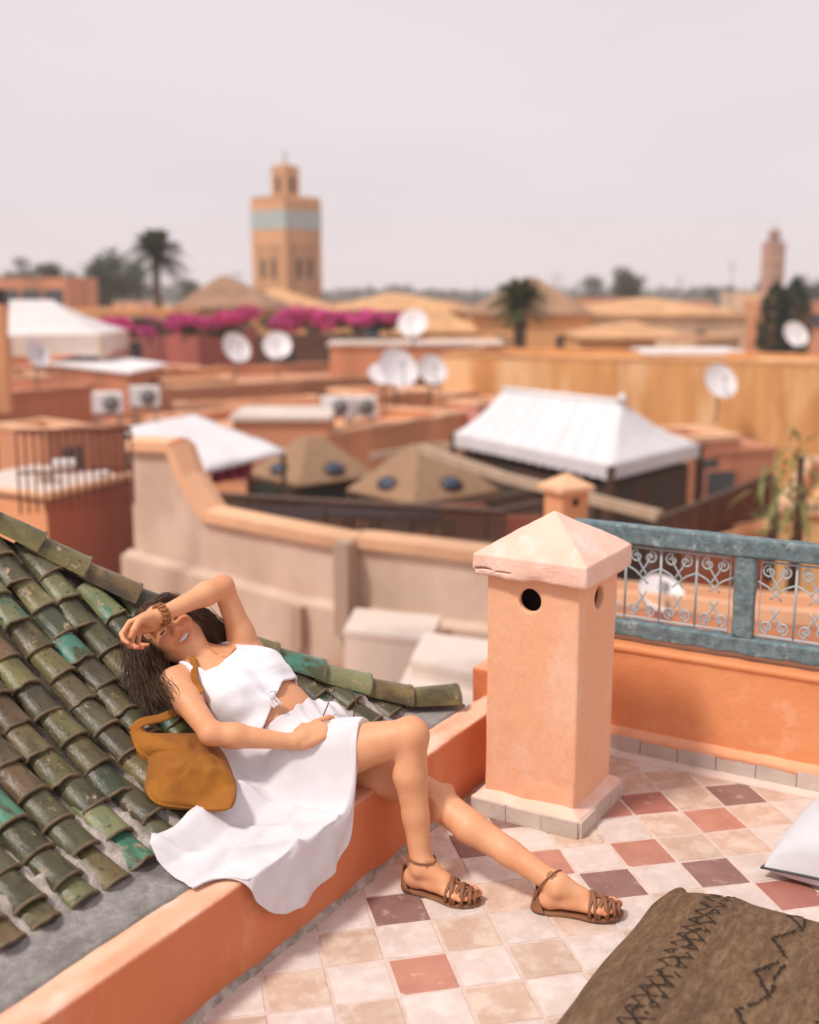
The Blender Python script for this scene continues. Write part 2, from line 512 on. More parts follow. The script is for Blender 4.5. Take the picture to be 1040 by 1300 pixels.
# --- the chimney-like pillar
A0, A1, B0, B1 = 1.357, 1.672, -.405, -.088
AC, BC = (A0 + A1) / 2, (B0 + B1) / 2
pil = fr('chimney_pillar', AC, BC, 0, 'square salmon plaster chimney with round smoke holes and a pyramid cap', 'chimney')
S = SDF((A0 - .03, B0 - .03, -.03), (A1 + .03, B1 + .03, .86), .004, .03)
def f_pil(x, y, z):
    nse = vnoise(x * 5, y * 5, z * 4, 21) * .004 + vnoise(x * 24, y * 24, z * 18, 22) * .0011
    ch = np.clip(vnoise(x * 13, y * 13, z * 13, 23) - .5, 0, 1) * .010
    tap = (z - .4) * .004
    return box_sd(x, y, z, (AC, BC, .41), ((A1 - A0) / 2 + tap, (B1 - B0) / 2 + tap, .43), .010) + nse + ch
S.put(f_pil, (0, -2, -1), (3, 2, 2), 0)
S.put(lambda x, y, z: box_sd(x, y, z, (AC, BC, .66), ((A1 - A0) / 2 - .026, (B1 - B0) / 2 - .026, .15)), (0, -2, 0), (3, 2, 2), .004, 's')
S.cone((A0 - .1, -.237, .739), .037, (A0 + .10, -.237, .739), .037, .006, 's')
S.cone((1.517, B0 - .1, .737), .037, (1.517, B0 + .10, .737), .037, .006, 's')
kid(link('shaft', S.mesh('shaft'), None, M_pillar), pil)
M_hole_shade = mat('hole_shade', (.02, .016, .014), (.035, .028, .024), 12, .95)
kid(MB().box(A0 + .11, A1 - .06, B0 + .11, B1 - .06, .52, .80).build('hole_shade_block', M_hole_shade), pil)  # near-black block stands in for the shade behind the smoke holes
S = SDF((A0 - .08, B0 - .08, .76), (A1 + .08, B1 + .08, 1.04), .0038, .03)
def f_cap(x, y, z):
    nse = vnoise(x * 9, y * 9, z * 9, 31) * .004 + vnoise(x * 30, y * 30, z * 30, 32) * .0016
    ch = np.clip(vnoise(x * 15, y * 15, z * 10, 33) - .25, 0, 1) * .016
    low = np.clip((.872 - z) / .03, 0, 1)
    slab_ = box_sd(x, y, z, (AC, BC, .838), (.195, .195, .034), .013) + ch * low
    m = np.maximum(np.abs(x - AC), np.abs(y - BC))
    pyr = np.maximum(np.maximum((m - .197) * .54 + (z - .870) * .842, .83 - z), m - .190) - .004
    # the broken lip along the near edge, where plaster has come off in layers
    crk = np.maximum(np.abs(z - .828 - .006 * vnoise(0 * x, y * 20, 0 * z, 35) - .05 * (y + .16)) - .0022 - .002 * vnoise(0 * x, y * 33, 0 * z, 36), np.abs(y + .15) - .09)
    crk = np.maximum(crk, (x - (A0 - .012)))
    d = np.minimum(slab_, pyr) + nse
    return np.maximum(d, -crk)
S.put(f_cap, (0, -2, 0), (3, 2, 2), 0)
cm__ = S.mesh('cap'); smooth_mesh(cm__, 3)
kid(link('cap', cm__, None, M_cap), pil)
pl = .026                                                       # plinth: painted fillet and stone skirting tiles
S = SDF((A0 - .06, B0 - .06, .0), (A1 + .06, B1 + .06, .09), .004, .03)
def f_pl(x, y, z):
    nse = vnoise(x * 14, y * 14, z * 14, 41) * .004 + vnoise(x * 40, y * 40, z * 40, 42) * .0012
    m = np.maximum(np.abs(x - AC), np.abs(y - BC))
    return np.maximum(np.maximum(m - (A1 - A0) / 2 - pl - .006, .02 - z), (m - (A1 - A0) / 2) * .5 + (z - .078) * .86) + nse
S.put(f_pl, (0, -2, -1), (3, 2, 2), 0)
kid(link('plinth_fillet', S.mesh('plinth_fillet'), None, M_cap), pil)
for side in range(2):
    for k in range(3):
        u0 = -.186 + k * .124
        mb = MB()
        e0 = random.uniform(0, .002)
        if side == 0: mb.box(A0 - pl - .011 - e0, A0 - pl + .004, BC + u0 + .001, BC + u0 + .123, .001, .058 + random.uniform(-.002, .002), .0015)
        else: mb.box(AC + u0 + .001, AC + u0 + .123, B0 - pl - .011 - e0, B0 - pl + .004, .001, .058 + random.uniform(-.002, .002), .0015)
        kid(mb.build('skirting_tile', M_skirt_tile), pil)

# --- the parapet at the end of the terrace, with the blue rail on it
PA = 2.07
par = fr('parapet', PA, -1, 0, 'orange plaster parapet under the blue railing', 'parapet')
S = SDF((PA - .04, -2.6, -.03), (PA + .16, -.02, .44), .007, .05)
def f_par(x, y, z):
    nse = vnoise(x * 4, y * 4, z * 5, 51) * .004 + vnoise(x * 20, y * 20, z * 20, 52) * .0016
    body = box_sd(x, y, z, (PA + .06, -1.3, .19), (.06, 1.26, .215), .012)
    lip = box_sd(x, y, z, (PA + .06, -1.3, .398), (.068, 1.26, .012), .008)
    return np.minimum(body, lip) + nse
S.put(f_par, (0, -4, -1), (3, 2, 1), 0)
kid(link('wall_body', S.mesh('wall_body'), None, M_par), par)
mb = MB()
pr = []
for i in range(161):
    b = -2.6 + i * 2.5 / 160
    n1_ = mnoise.noise((b * 9, 5, 0)); n2_ = mnoise.noise((b * 33, 2, 0))
    pr.append([(PA + .004, b, .098 + .004 * n1_), (PA - .012, b, .090 + .004 * n1_ + .002 * n2_), (PA - .0225, b, .074 + .004 * n1_), (PA - .0215, b, .060 + .010 * n2_ + .006 * n1_), (PA - .010, b, .05)])
kid(mb.grid(np.array(pr)).build('painted_fillet', mat('painted_fillet', (.85, .42, .24), (.80, .36, .19), 6, .8, .5, 60)), par)
for k in range(18):
    b0 = -.10 - k * .14
    kid(MB().box(PA - .02 - random.uniform(0, .003), PA + .004, b0 - .138, b0 - .001, .001, .070, .0015).build('skirting_tile', M_skirt_tile), par)
kid(MB().add([(PA - .075, -2.6, .0005), (PA + .0, -2.6, .0005), (PA, -.1, .0005), (PA - .075, -.1, .0005), (PA - .075, -2.6, .006), (PA - .0, -2.6, .010), (PA, -.1, .010), (PA - .075, -.1, .006)],
             [(4, 5, 6, 7), (0, 4, 7, 3), (0, 1, 5, 4), (3, 7, 6, 2)]).build('floor_edge_strip', mat('edge_strip', (.74, .60, .52), (.66, .52, .45), 9, .85, .3, 60)), par)

M_rail = mat('weathered_blue_paint', (.095, .150, .168), (.185, .250, .262), 30, .65, .8, 45, c3=(.40, .44, .43), s3=18, r3=(.58, .70), detail=9, stretch=(1, 1, 1))
M_iron = mat('pale_blue_iron', (.36, .42, .44), (.45, .50, .51), 20, .55, .2, 60)
rail = fr('railing', PA + .05, -1, .41, 'weathered blue railing of square bars with pale scrolled ironwork', 'railing')
def rail_bar(name, a0, a1, b0, b1, z0, z1):
    S = SDF((a0 - .01, b0 - .01, z0 - .01), (a1 + .01, b1 + .01, z1 + .01), .0055, .03)
    def f(x, y, z):
        nse = vnoise(x * 30, y * 16, z * 30, 61) * .0022
        # cracked, tile-like relief
        c = np.abs(np.sin(y * 28 + 3 * z + .8 * vnoise(x * 6, y * 6, z * 6, 3))) * .002
        return box_sd(x, y, z, ((a0 + a1) / 2, (b0 + b1) / 2, (z0 + z1) / 2), ((a1 - a0) / 2, (b1 - b0) / 2, (z1 - z0) / 2), .006) + nse + c * .6
    S.put(f, (-9, -9, -9), (9, 9, 9), 0)
    return kid(link(name, S.mesh(name), None, M_rail), rail)
RA0, RA1 = PA + .03, PA + .085
rail_bar('top_rail', RA0, RA1, -2.4, -.06, .782, .852)
rail_bar('bottom_rail', RA0, RA1, -2.4, -.06, .432, .494)
posts = [-.10, -.708, -1.316, -1.924]
for b in posts: rail_bar('post', RA0 + .004, RA1 - .004, b - .037, b + .037, .490, .786)
zc0, zc1 = .494, .782
def scroll(cx, cz, r, start, turns, sgn, n_=22):
    return [(PA + .058, cx + sgn * (r * (1 - .72 * t)) * math.cos(start + turns * 2 * math.pi * t), cz + (r * (1 - .72 * t)) * math.sin(start + turns * 2 * math.pi * t)) for t in np.linspace(0, 1, n_)]
for p0, p1 in zip(posts[:-1], posts[1:]):
    lo, hi = p1 + .041, p0 - .041
    mb = MB()
    m_ = .012
    mb.tube([(PA + .058, lo + m_, zc0 + m_), (PA + .058, hi - m_, zc0 + m_), (PA + .058, hi - m_, zc1 - m_), (PA + .058, lo + m_, zc1 - m_)], .0045, 6, closed=True, smooth=False)
    kid(mb.build('panel_frame', M_iron), rail)
    nb = 4
    sp = (hi - lo) / nb
    for k in range(nb):
        c = lo + sp * (k + .5)
        zm = (zc0 + zc1) / 2
        if k < nb - 1:
            kid(MB().tube([(PA + .058, lo + sp * (k + 1), zc0 + .006), (PA + .058, lo + sp * (k + 1), zc1 - .006)], .0045, 6).build('upright_bar', M_iron), rail)
        for sg in (-1, 1):
            # heart shaped scrolls: a long S from the bottom curl to the top curl
            mb = MB()
            bot = scroll(c + sg * .026, zc0 + .045, .024, -math.pi / 2, -1.3, -sg)
            top = scroll(c + sg * .026, zc1 - .045, .024, math.pi / 2, 1.3, -sg)
            mid = [(PA + .058, c + sg * (.026 + .026 * math.sin(math.pi * t)) - sg * .0, zc0 + .021 + t * (zc1 - zc0 - .042)) for t in np.linspace(0, 1, 9)]
            mb.tube(bot[::-1] + [(PA + .058, c + sg * (.024 * math.cos(math.pi * t) + .002), zc0 + .03 + t * (zm - zc0 - .03)) for t in np.linspace(.15, 1, 8)][:6], .0036, 5)
            mb.tube(top[::-1] + [(PA + .058, c + sg * (.024 * math.cos(math.pi * t) + .002), zc1 - .03 - t * (zc1 - zm - .03)) for t in np.linspace(.15, 1, 8)][:6], .0036, 5)
            mb.tube([(PA + .058, c - sg * .02, zm), (PA + .058, c, zm + .018), (PA + .058, c + sg * .03, zm + .045), (PA + .058, c + sg * (sp / 2 - .003), zm + .06)], .0034, 5)
            kid(mb.build('scroll', M_iron), rail)

# ================================================================== the green tiled roof
RP = np.array([[.0, .262], [.25, .272], [.38, .335], [.52, .42], [.68, .53], [.85, .66], [1.0, .795], [1.16, .945], [1.40, 1.18], [1.7, 1.5]])
def roofz(b): return np.interp(b, RP[:, 0], RP[:, 1])
HIP = 1.673                                                     # the hip runs where a + b = HIP
roof = fr('tiled_roof', 0, .6, .26, 'sloping roof of glazed green and olive clay tiles she leans on', 'roof')
CP = .108                                                       # spacing of the tile columns
bb = np.concatenate([np.linspace(.095, .45, 60), np.linspace(.46, 1.55, 70)])
aa = np.arange(-1.5, 1.60, .0085)
Ag, Bg = np.meshgrid(aa, bb, indexing='ij')
Ag = np.minimum(Ag, HIP - .0 - Bg + .0)
colph = np.cos((Ag - .138 + .0) / CP * 2 * math.pi)              # +1 on a column of tiles, -1 in the channel
Zg = roofz(Bg) + np.where(Bg > .23, .004, 0)
ms = np.exp(-((Bg - .33) / .085) ** 2)
nzg = vnoise(Ag * 22, Bg * 22, 0, 71) * .007 + vnoise(Ag * 55, Bg * 55, 0, 72) * .004
Zg = Zg + nzg * np.clip((Bg - .15) * 6, .12, 1) + ms * (.008 - .017 * colph + .009 * vnoise(Ag * 12, Bg * 12, 3, 73) + .010 * np.abs(vnoise(Ag * 38, Bg * 30, 3, 78)) + .008 * vnoise(Ag * 85, Bg * 80, 3, 79))
Zg = np.where(Bg < .10, .24, Zg)
me = MB().grid(np.stack([Ag, Bg, Zg], -1)).mesh('mortar_bed')
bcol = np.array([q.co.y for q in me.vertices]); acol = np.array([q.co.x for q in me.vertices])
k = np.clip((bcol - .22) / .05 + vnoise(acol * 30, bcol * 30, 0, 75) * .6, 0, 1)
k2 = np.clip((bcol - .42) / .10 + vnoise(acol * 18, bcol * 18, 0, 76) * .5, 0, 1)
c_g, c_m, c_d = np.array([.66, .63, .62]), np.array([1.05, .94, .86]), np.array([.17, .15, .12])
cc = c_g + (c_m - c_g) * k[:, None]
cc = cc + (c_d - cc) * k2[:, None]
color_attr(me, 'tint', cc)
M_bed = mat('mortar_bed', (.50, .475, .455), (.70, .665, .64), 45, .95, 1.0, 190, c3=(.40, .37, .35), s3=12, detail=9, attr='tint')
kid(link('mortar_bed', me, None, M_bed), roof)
mb = MB()                                                       # the far slope and the body of the roof
pts_top = [W(0, 0, 0)]
hipl = [(HIP - b, b, roofz(b) + .002) for b in np.linspace(.10, 1.55, 14)]
mb.grid(np.array([hipl, [(HIP + .05 + .0 * q[0], q[1] + .02, .0) for q in hipl], ]), False)
mb.grid(np.array([[(HIP - b, b, roofz(b)) for b in (.1, .6, 1.2, 1.55)], [(HIP - b + .5 * (b - .1), b + .1, .1) for b in (.1, .6, 1.2, 1.55)]]), False)
kid(mb.build('far_slope', mat('roof_back', (.12, .11, .08), (.2, .17, .12), 8, .9)), roof)

def roof_tile(L=.150, w0=.040, w1=.0485, h0=.026, h1=.033, th=.007, seg=8, jag=0):
    """half barrel: narrow at the upper end (y = 0), wide at the lower (y = -L), crown up"""
    mb = MB()
    ang = np.linspace(0, math.pi, seg + 1)
    rings = []
    for y, w_, h_ in ((0, w0, h0), (-L * .55, (w0 + w1) / 2 * 1.02, (h0 + h1) / 2 * 1.03), (-L + .012, w1, h1), (-L + .006, w1 + .003, h1 + .003), (-L, w1 + .003, h1 + .0025), (-L, w1 - th, h1 - th), (-L * .8, w1 - th - .002, h1 - th - .002)):
        rings.append([(w_ * math.cos(t), y, h_ * math.sin(t)) for t in ang])
    P = np.array(rings)
    if jag: P[2:, :, 1] += (np.array([mnoise.noise((t * 3, jag, 0)) for t in ang]) * .008)[None, :]
    return mb.grid(P[::-1], True)
def glazed(name, c1, c2, c3, s3=9, r3=(.45, .6)):
    m = mat(name, c1, c2, 14, .30, .35, 55, c3=c3, s3=s3, r3=r3, rand=.22, hue=.02, detail=8, stretch=(1, .45, 1), spec=.35)
    nt_ = m.node_tree; N = nt_.nodes; L = nt_.links; p = N['Principled BSDF']
    src = p.inputs['Base Color'].links[0].from_socket
    # worn body and lichen where the glaze has gone: rough and pale; glossy elsewhere
    oi = N.new('ShaderNodeObjectInfo'); tc_ = N.new('ShaderNodeTexCoord')
    ad = N.new('ShaderNodeVectorMath'); ml = N.new('ShaderNodeVectorMath'); ml.operation = 'SCALE'; ml.inputs[0].default_value = (11, 71, 29)
    L.new(oi.outputs['Random'], ml.inputs['Scale']); L.new(tc_.outputs['Object'], ad.inputs[0]); L.new(ml.outputs[0], ad.inputs[1])
    n_ = N.new('ShaderNodeTexNoise'); n_.inputs['Scale'].default_value = 21; n_.inputs['Detail'].default_value = 9; n_.inputs['Roughness'].default_value = .7
    L.new(ad.outputs[0], n_.inputs['Vector'])
    r_ = N.new('ShaderNodeMapRange'); r_.inputs[1].default_value = .60; r_.inputs[2].default_value = .66
    L.new(n_.outputs['Fac'], r_.inputs[0])
    mx = N.new('ShaderNodeMixRGB'); mx.inputs[2].default_value = (.40, .27, .17, 1)
    L.new(r_.outputs[0], mx.inputs[0]); L.new(src, mx.inputs[1])
    n2 = N.new('ShaderNodeTexNoise'); n2.inputs['Scale'].default_value = 60; n2.inputs['Detail'].default_value = 6
    L.new(ad.outputs[0], n2.inputs['Vector'])
    r2 = N.new('ShaderNodeMapRange'); r2.inputs[1].default_value = .60; r2.inputs[2].default_value = .72
    L.new(n2.outputs['Fac'], r2.inputs[0])
    m2 = N.new('ShaderNodeMixRGB'); m2.inputs[2].default_value = (.03, .027, .02, 1)
    L.new(r2.outputs[0], m2.inputs[0]); L.new(mx.outputs[0], m2.inputs[1]); L.new(m2.outputs[0], p.inputs['Base Color'])
    rr = N.new('ShaderNodeMapRange'); rr.inputs[1].default_value = 0; rr.inputs[2].default_value = 1; rr.inputs[3].default_value = .30; rr.inputs[4].default_value = .8
    L.new(r_.outputs[0], rr.inputs[0]); L.new(rr.outputs[0], p.inputs['Roughness'])
    return m
GL = [glazed('glaze_dark_olive', (.046, .039, .021), (.074, .062, .033), (.100, .088, .045)),
      glazed('glaze_olive', (.125, .102, .040), (.185, .152, .062), (.075, .064, .030)),
      glazed('glaze_brown', (.125, .082, .036), (.19, .125, .058), (.065, .052, .028)),
      glazed('glaze_forest', (.040, .052, .033), (.060, .074, .046), (.085, .072, .036)),
      glazed('glaze_emerald', (.045, .15, .095), (.09, .24, .16), (.075, .075, .038), 10, (.47, .53)),
      glazed('glaze_lichen_green', (.15, .155, .070), (.20, .20, .095), (.07, .15, .095), 9, (.52, .6))]
M_clay = mat('bare_clay_rim', (.22, .15, .085), (.13, .10, .055), 30, .8, .3, 80, rand=.25)
def rim(me, seg=8):
    me.materials.append(M_clay)
    for i, p in enumerate(me.polygons):
        if i // seg in (1, 2): p.material_index = 1
tiles = []
for g, m in enumerate(GL):
    for v in range(2):
        me = roof_tile(jag=(0 if v == 0 else 3.7 + g)).mesh('roof_tile'); me.materials.append(m); rim(me)
        tiles.append((g, me))
wts = [.27, .26, .17, .10, .09, .11]
def tile_slope(b): 
    return math.atan2(float(roofz(b + .03) - roofz(b - .03)), .06)
# arc length positions up the slope
sb = np.linspace(.24, 1.6, 800)
arc = np.concatenate([[0], np.cumsum(np.hypot(np.diff(sb), np.diff(roofz(sb))))])
for ci in range(-16, 14):
    a = .138 + ci * CP
    course = 0
    off = random.uniform(-.05, .02)
    while True:
        s0 = course * .104 + off * (course > 0)                # where the lower end of the tile lies
        if s0 > arc[-1] - .2: break
        b_lo = float(np.interp(s0, arc, sb)); b_hi = float(np.interp(s0 + .150, arc, sb))
        bm_ = (b_lo + b_hi) / 2
        course += 1
        if a + b_hi > HIP + .05: break
        px, py = pix(W(a, bm_, roofz(bm_) + .05))
        if px < -300 or py > 1420 or py < 480: continue
        g = random.choices(range(6), wts)[0]
        t = link('roof_tile', random.choice([m for q, m in tiles if q == g]))
        z_hi, z_lo = float(roofz(b_hi)), float(roofz(b_lo))
        sl = math.atan2(z_hi - z_lo, b_hi - b_lo)
        t.parent = roof
        lift = .010 if course > 1 else .0
        t.location = (a + random.gauss(0, .004), b_hi - .6, z_hi - .26 + (.010 if course > 1 else .003))
        t.rotation_euler = (sl - .05 + random.gauss(0, .012) if course > 1 else sl + .02, random.gauss(0, .05), random.gauss(0, .04))
        if course == 1: t.scale = (.97, random.uniform(.92, 1.04), .97)
# the hip: larger tiles laid end to end along the edge
hb = np.linspace(.12, 1.5, 600)
HP = np.stack([HIP - hb, hb, roofz(hb) + .012 + .012 * np.clip((hb - .15) / .2, 0, 1)], 1)
harc = np.concatenate([[0], np.cumsum(np.linalg.norm(np.diff(HP, axis=0), axis=1))])
hmesh = []
for g, m in enumerate(GL):
    me = roof_tile(.20, .050, .060, .046, .053).mesh('hip_tile'); me.materials.append(m); rim(me); hmesh.append(me)
hc = [1, 2, 5, 4, 1, 1, 0, 2, 1, 1, 3, 5, 0, 2, 0, 1, 0, 3]
k = 0
s0 = .0
while s0 < harc[-1] - .25:
    p0 = np.array([np.interp(s0, harc, HP[:, i]) for i in range(3)])
    p1 = np.array([np.interp(s0 + .20, harc, HP[:, i]) for i in range(3)])
    px, py = pix(W(*p1))
    if px > -300:
        t = link('hip_tile', hmesh[hc[k % len(hc)]])
        t.parent = roof
        yv = Vector(p1 - p0).normalized()                      # local +y points up the hip
        xv = yv.cross(Vector((0, 0, 1))).normalized()
        zv = xv.cross(yv)
        Mx = Matrix((xv, yv, zv)).transposed().to_4x4()
        Mx = Mx @ Matrix.Rotation(-.05, 4, 'X')
        Mx.translation = Vector((p1[0], p1[1] - .6, p1[2] - .26))
        t.matrix_local = Mx
    s0 += .168 + random.uniform(-.012, .012); k += 1
# bedding mortar under the hip tiles
mb = MB()
rr = []
for s0 in np.linspace(0, harc[-1], 120):
    p0 = np.array([np.interp(s0, harc, HP[:, i]) for i in range(3)])
    d = np.array([1, 1, 0]) / 2 ** .5
    row = []
    for t in np.linspace(-1, 1, 7):
        q = p0 + d * t * .062
        q[2] += -.016 - .035 * t * t + .008 * mnoise.noise((s0 * 18, t * 2, 4)) - .012
        row.append(q)
    rr.append(row)
kid(mb.grid(np.array(rr)).build('hip_mortar', mat('hip_mortar', (.15, .125, .10), (.30, .25, .20), 20, .95, .9, 90)), roof)
# ================================================================== the woman (built in terrace coordinates)
V3 = lambda *q: np.array(q, float)
nrm = lambda v: np.asarray(v, float) / np.linalg.norm(v)
toEN = lambda v: np.array([np.dot(v, EV), np.dot(v, NV), v[2]])
imR, imU = toEN(V3(1, 0, 0)), toEN(V3(0, _s, _c))                # the photograph's right and up
def rayEN(x, y): return nrm(toEN(ray(x, y)))
def sph(x, y, c0, L, near=True):
    """the point on the ray of pixel x, y that lies at distance L from the joint c0"""
    d = rayEN(x, y); q = CEN - c0
    B = q @ d; D_ = max(B * B - (q @ q - L * L), 0)
    return CEN + d * (-B + (-1 if near else 1) * math.sqrt(D_))
def above_roof(x, y, h):
    d = rayEN(x, y)
    for t in np.arange(2.0, 5.0, .003):
        q = CEN + d * t
        if q[2] - float(roofz(q[1])) < h: return q
    return q
rsh, lsh = V3(.585, .535, .562), V3(.86, .475, .575)
msh = (rsh + lsh) / 2
pel = V3(.785, .195, .375)
rhip, lhip = V3(.710, .185, .362), V3(.862, .185, .355)
tt = nrm(msh - pel)
lft = nrm((lsh - rsh) - tt * ((lsh - rsh) @ tt))
frt = np.cross(lft, tt)
ran, lan = EN((.034, 3.04, .085)), EN((.405, 2.935, .083))
rkn = sph(521, 934, ran, .375)
lkn = CEN + rayEN(556, 1018) * np.interp(.930, [.87, .983], [np.linalg.norm(V3(.87, -.194, .278) - CEN), np.linalg.norm(V3(.983, -.131, .219) - CEN)])
relb = sph(268, 931, rsh, .245)
lelb = sph(283, 744, lsh, .25, True)
Hc = above_roof(216, 803, .165)
nbk = msh + tt * .05 - frt * .005 + lft * .005
tcam = nrm(CEN - Hc)
Nf = nrm(.90 * tcam + .22 * V3(0, 0, 1) + .05 * imR)
Uf = -.77 * imR + .64 * imU
Uf = nrm(Uf - Nf * (Uf @ Nf))
Lf = np.cross(Uf, Nf)
lwr = sph(204, 781, lelb, .222)

VOX = .0032
B = SDF((.30, -.80, .0), (1.12, .84, .93), VOX, .03)
# --- torso
B.ell(pel + V3(0, .0, -.004), (lft * .3 + V3(.7, 0, 0), tt, frt), (.148, .105, .090), .03)
B.ell(rhip + V3(-.005, .015, -.015), (V3(1, 0, 0), V3(0, 1, 0), V3(0, 0, 1)), (.085, .095, .085), .04)
B.ell(lhip + V3(.005, .015, -.015), (V3(1, 0, 0), V3(0, 1, 0), V3(0, 0, 1)), (.085, .095, .080), .04)
B.ell(pel + tt * .125 + frt * .012, (lft, tt, frt), (.112, .10, .078), .05)
B.ell(msh - tt * .185, (lft, tt, frt), (.118, .095, .082), .05)
B.ell(msh - tt * .085 - frt * .002, (lft, tt, frt), (.140, .125, .088), .05)
for sg in (-1, 1): B.ell(msh - tt * .115 + lft * .066 * sg + frt * .060, (lft, tt, frt), (.062, .060, .052), .035)
B.cone(nbk - tt * .02, .045, rsh + tt * .0, .044, .04)
B.cone(nbk - tt * .02, .045, lsh + tt * .0, .044, .04)
TORSO = B.d.copy()
# --- legs
def leg(h, k, a, side):
    ax = nrm(k - h)
    B.cone(h, .082, h + (k - h) * .45, .071, .03)
    B.cone(h + (k - h) * .45, .071, k, .047, .02)
    sx = nrm(a - k)
    back = nrm(np.cross(np.cross(sx, ax), sx)) * -1              # the calf side
    back = -nrm(ax - sx * (ax @ sx))
    B.cone(k, .045, k + (a - k) * .30 + back * .012, .043, .02)
    B.cone(k + (a - k) * .30 + back * .014, .0435, k + (a - k) * .62 + back * .006, .034, .02)
    B.cone(k + (a - k) * .62 + back * .006, .034, a, .0255, .02)
    B.cone(k, .040, a, .0245, .02)
    B.ell(k + (ax - sx) * .008, (ax, sx, np.cross(ax, sx)), (.037, .040, .037), .025)   # knee cap
# --- feet
def foot(a, f, u):
    s_ = np.cross(f, u)                                          # outer/inner side axis
    B.cone(a, .0265, a - u * .035 - f * .016, .028, .015)
    B.ell(a - u * .043 - f * .026, (f, s_, u), (.030, .026, .028), .02)
    B.cone(a + u * .0 + f * .008, .028, a - u * .030 + f * .070, .026, .03)
    B.ell(a - u * .048 + f * .045, (f, s_, u), (.062, .028, .020), .02)
    B.ell(a - u * .050 + f * .105, (f, s_, u), (.040, .040, .018), .02)
    for sg in (-1, 1): B.ell(a - u * .006 + s_ * .027 * sg + f * .0, (f, s_, u), (.014, .009, .014), .012)
    out = []
    for k_, (w_, ln, r) in enumerate(((-.027, .166, .0125), (-.009, .164, .0098), (.006, .156, .0092), (.020, .147, .0086), (.032, .135, .0082))):
        p0 = a - u * .052 + f * .115 + s_ * w_ * .95
        p1 = a - u * .0515 + f * (ln - .016) + s_ * w_ * 1.02
        p2 = a - u * .0565 + f * ln + s_ * w_ * 1.0
        B.cone(p0, r * .95, p1, r, .008, m=.02); B.cone(p1, r, p2, r * .92, .004, m=.02)
        out.append((p2, r))
    return out
rf = nrm(toEN(V3(.894, -.447, 0))); ru = V3(0, 0, 1)
lf_ = nrm(toEN(V3(.965, -.24, .05))); lu = nrm(V3(0, 0, 1) - lf_ * (V3(0, 0, 1) @ lf_))
# the foot's inner side: big toe towards the other foot
leg(rhip, rkn, ran, -1)
rtoes = foot(ran, rf, ru)
RLEG = B.d
B.d = TORSO.copy()
leg(lhip, lkn, lan, 1)
ltoes = foot(lan, lf_, lu)
B.d = np.minimum(RLEG, B.d)
del RLEG
LOWER = B.d.copy()
# --- neck and head
B.cone(nbk, .047, Hc - Uf * .05 - Nf * .020, .043, .035)
hd = lambda x, y, z: Hc + Lf * x + Uf * y + Nf * z
B.ell(hd(0, .030, -.008), (Lf, Uf, Nf), (.074, .080, .092), .02)
B.ell(hd(0, -.028, .022), (Lf, Uf, Nf), (.063, .075, .066), .03)
B.ell(hd(0, -.080, .050), (Lf, Uf, Nf), (.030, .026, .030), .035)
for sg in (-1, 1):
    B.ell(hd(.035 * sg, -.020, .062), (Lf, Uf, Nf), (.024, .022, .020), .022)      # cheeks, full with the smile
    B.cone(hd(.052 * sg, -.045, .005), .018, hd(.016 * sg, -.090, .052), .016, .025)
    B.ell(hd(.030 * sg, .016, .090), (Lf, Uf, Nf), (.019, .012, .016), .012, 's')
    B.ell(hd(.030 * sg, .013, .066), (Lf, Uf, Nf), (.017, .011, .014), .006)       # closed lids
    B.ell(hd(.074 * sg, -.002, -.004), (Lf * .9 + Nf * .3 * sg, Uf, Nf), (.009, .030, .017), .008)
B.ell(hd(0, .038, .078), (Lf, Uf, Nf), (.052, .010, .014), .02)
B.cone(hd(0, .020, .086), .008, hd(0, -.018, .104), .0115, .012)
for sg in (-1, 1): B.ell(hd(.011 * sg, -.022, .093), (Lf, Uf, Nf), (.009, .008, .010), .008)
mouthp = lambda x, dy=0.0, dz=0.0: hd(x, -.052 + 11 * x * x + dy, .0905 - 13 * x * x + dz)
xs = np.linspace(-.027, .027, 9)
for i in range(8): B.cone(mouthp(xs[i]), .0055 + .0045 * (1 - abs(xs[i]) / .027), mouthp(xs[i + 1]), .0055 + .0045 * (1 - abs(xs[i + 1]) / .027), .004, 's', m=.03)
lipU = [mouthp(x, .0095 * (1 - (x / .032) ** 2) + .0005, -.001) for x in np.linspace(-.030, .030, 9)]
lipD = [mouthp(x, -.0110 * (1 - (x / .032) ** 2) - .0005, -.001) for x in np.linspace(-.030, .030, 9)]
for q in (lipU, lipD):
    for i in range(8): B.cone(q[i], .0038, q[i + 1], .0038, .004, m=.02)
# --- arms
def arm(s_, e_, w_):
    B.cone(s_, .045, s_ + (e_ - s_) * .35, .039, .03)
    B.cone(s_ + (e_ - s_) * .35, .039, e_, .031, .02)
    B.cone(e_, .0305, e_ + (w_ - e_) * .28, .0335, .02)
    B.cone(e_ + (w_ - e_) * .28, .0335, w_, .0215, .02)
def hit(x, y, arr=None, off=0.0):
    """where the sight line of pixel x, y meets the body"""
    D_ = B.d if arr is None else arr
    d = rayEN(x, y)
    t = 2.2
    while t < 4.6:
        q = CEN + d * t
        i = np.round((q - B.lo) / VOX).astype(int)
        if (i < 0).any() or (i >= B.n).any(): t += .01; continue
        v = D_[tuple(i)] - off
        if v < .0008: return q
        t += max(float(v) * .8, .002)
    return None
HEADED = B.d
B.d = TORSO.copy()
rwr = hit(370, 940, LOWER) + tcam * .042
arm(rsh, relb, rwr)
arm(lsh, lelb, lwr)
knk = []
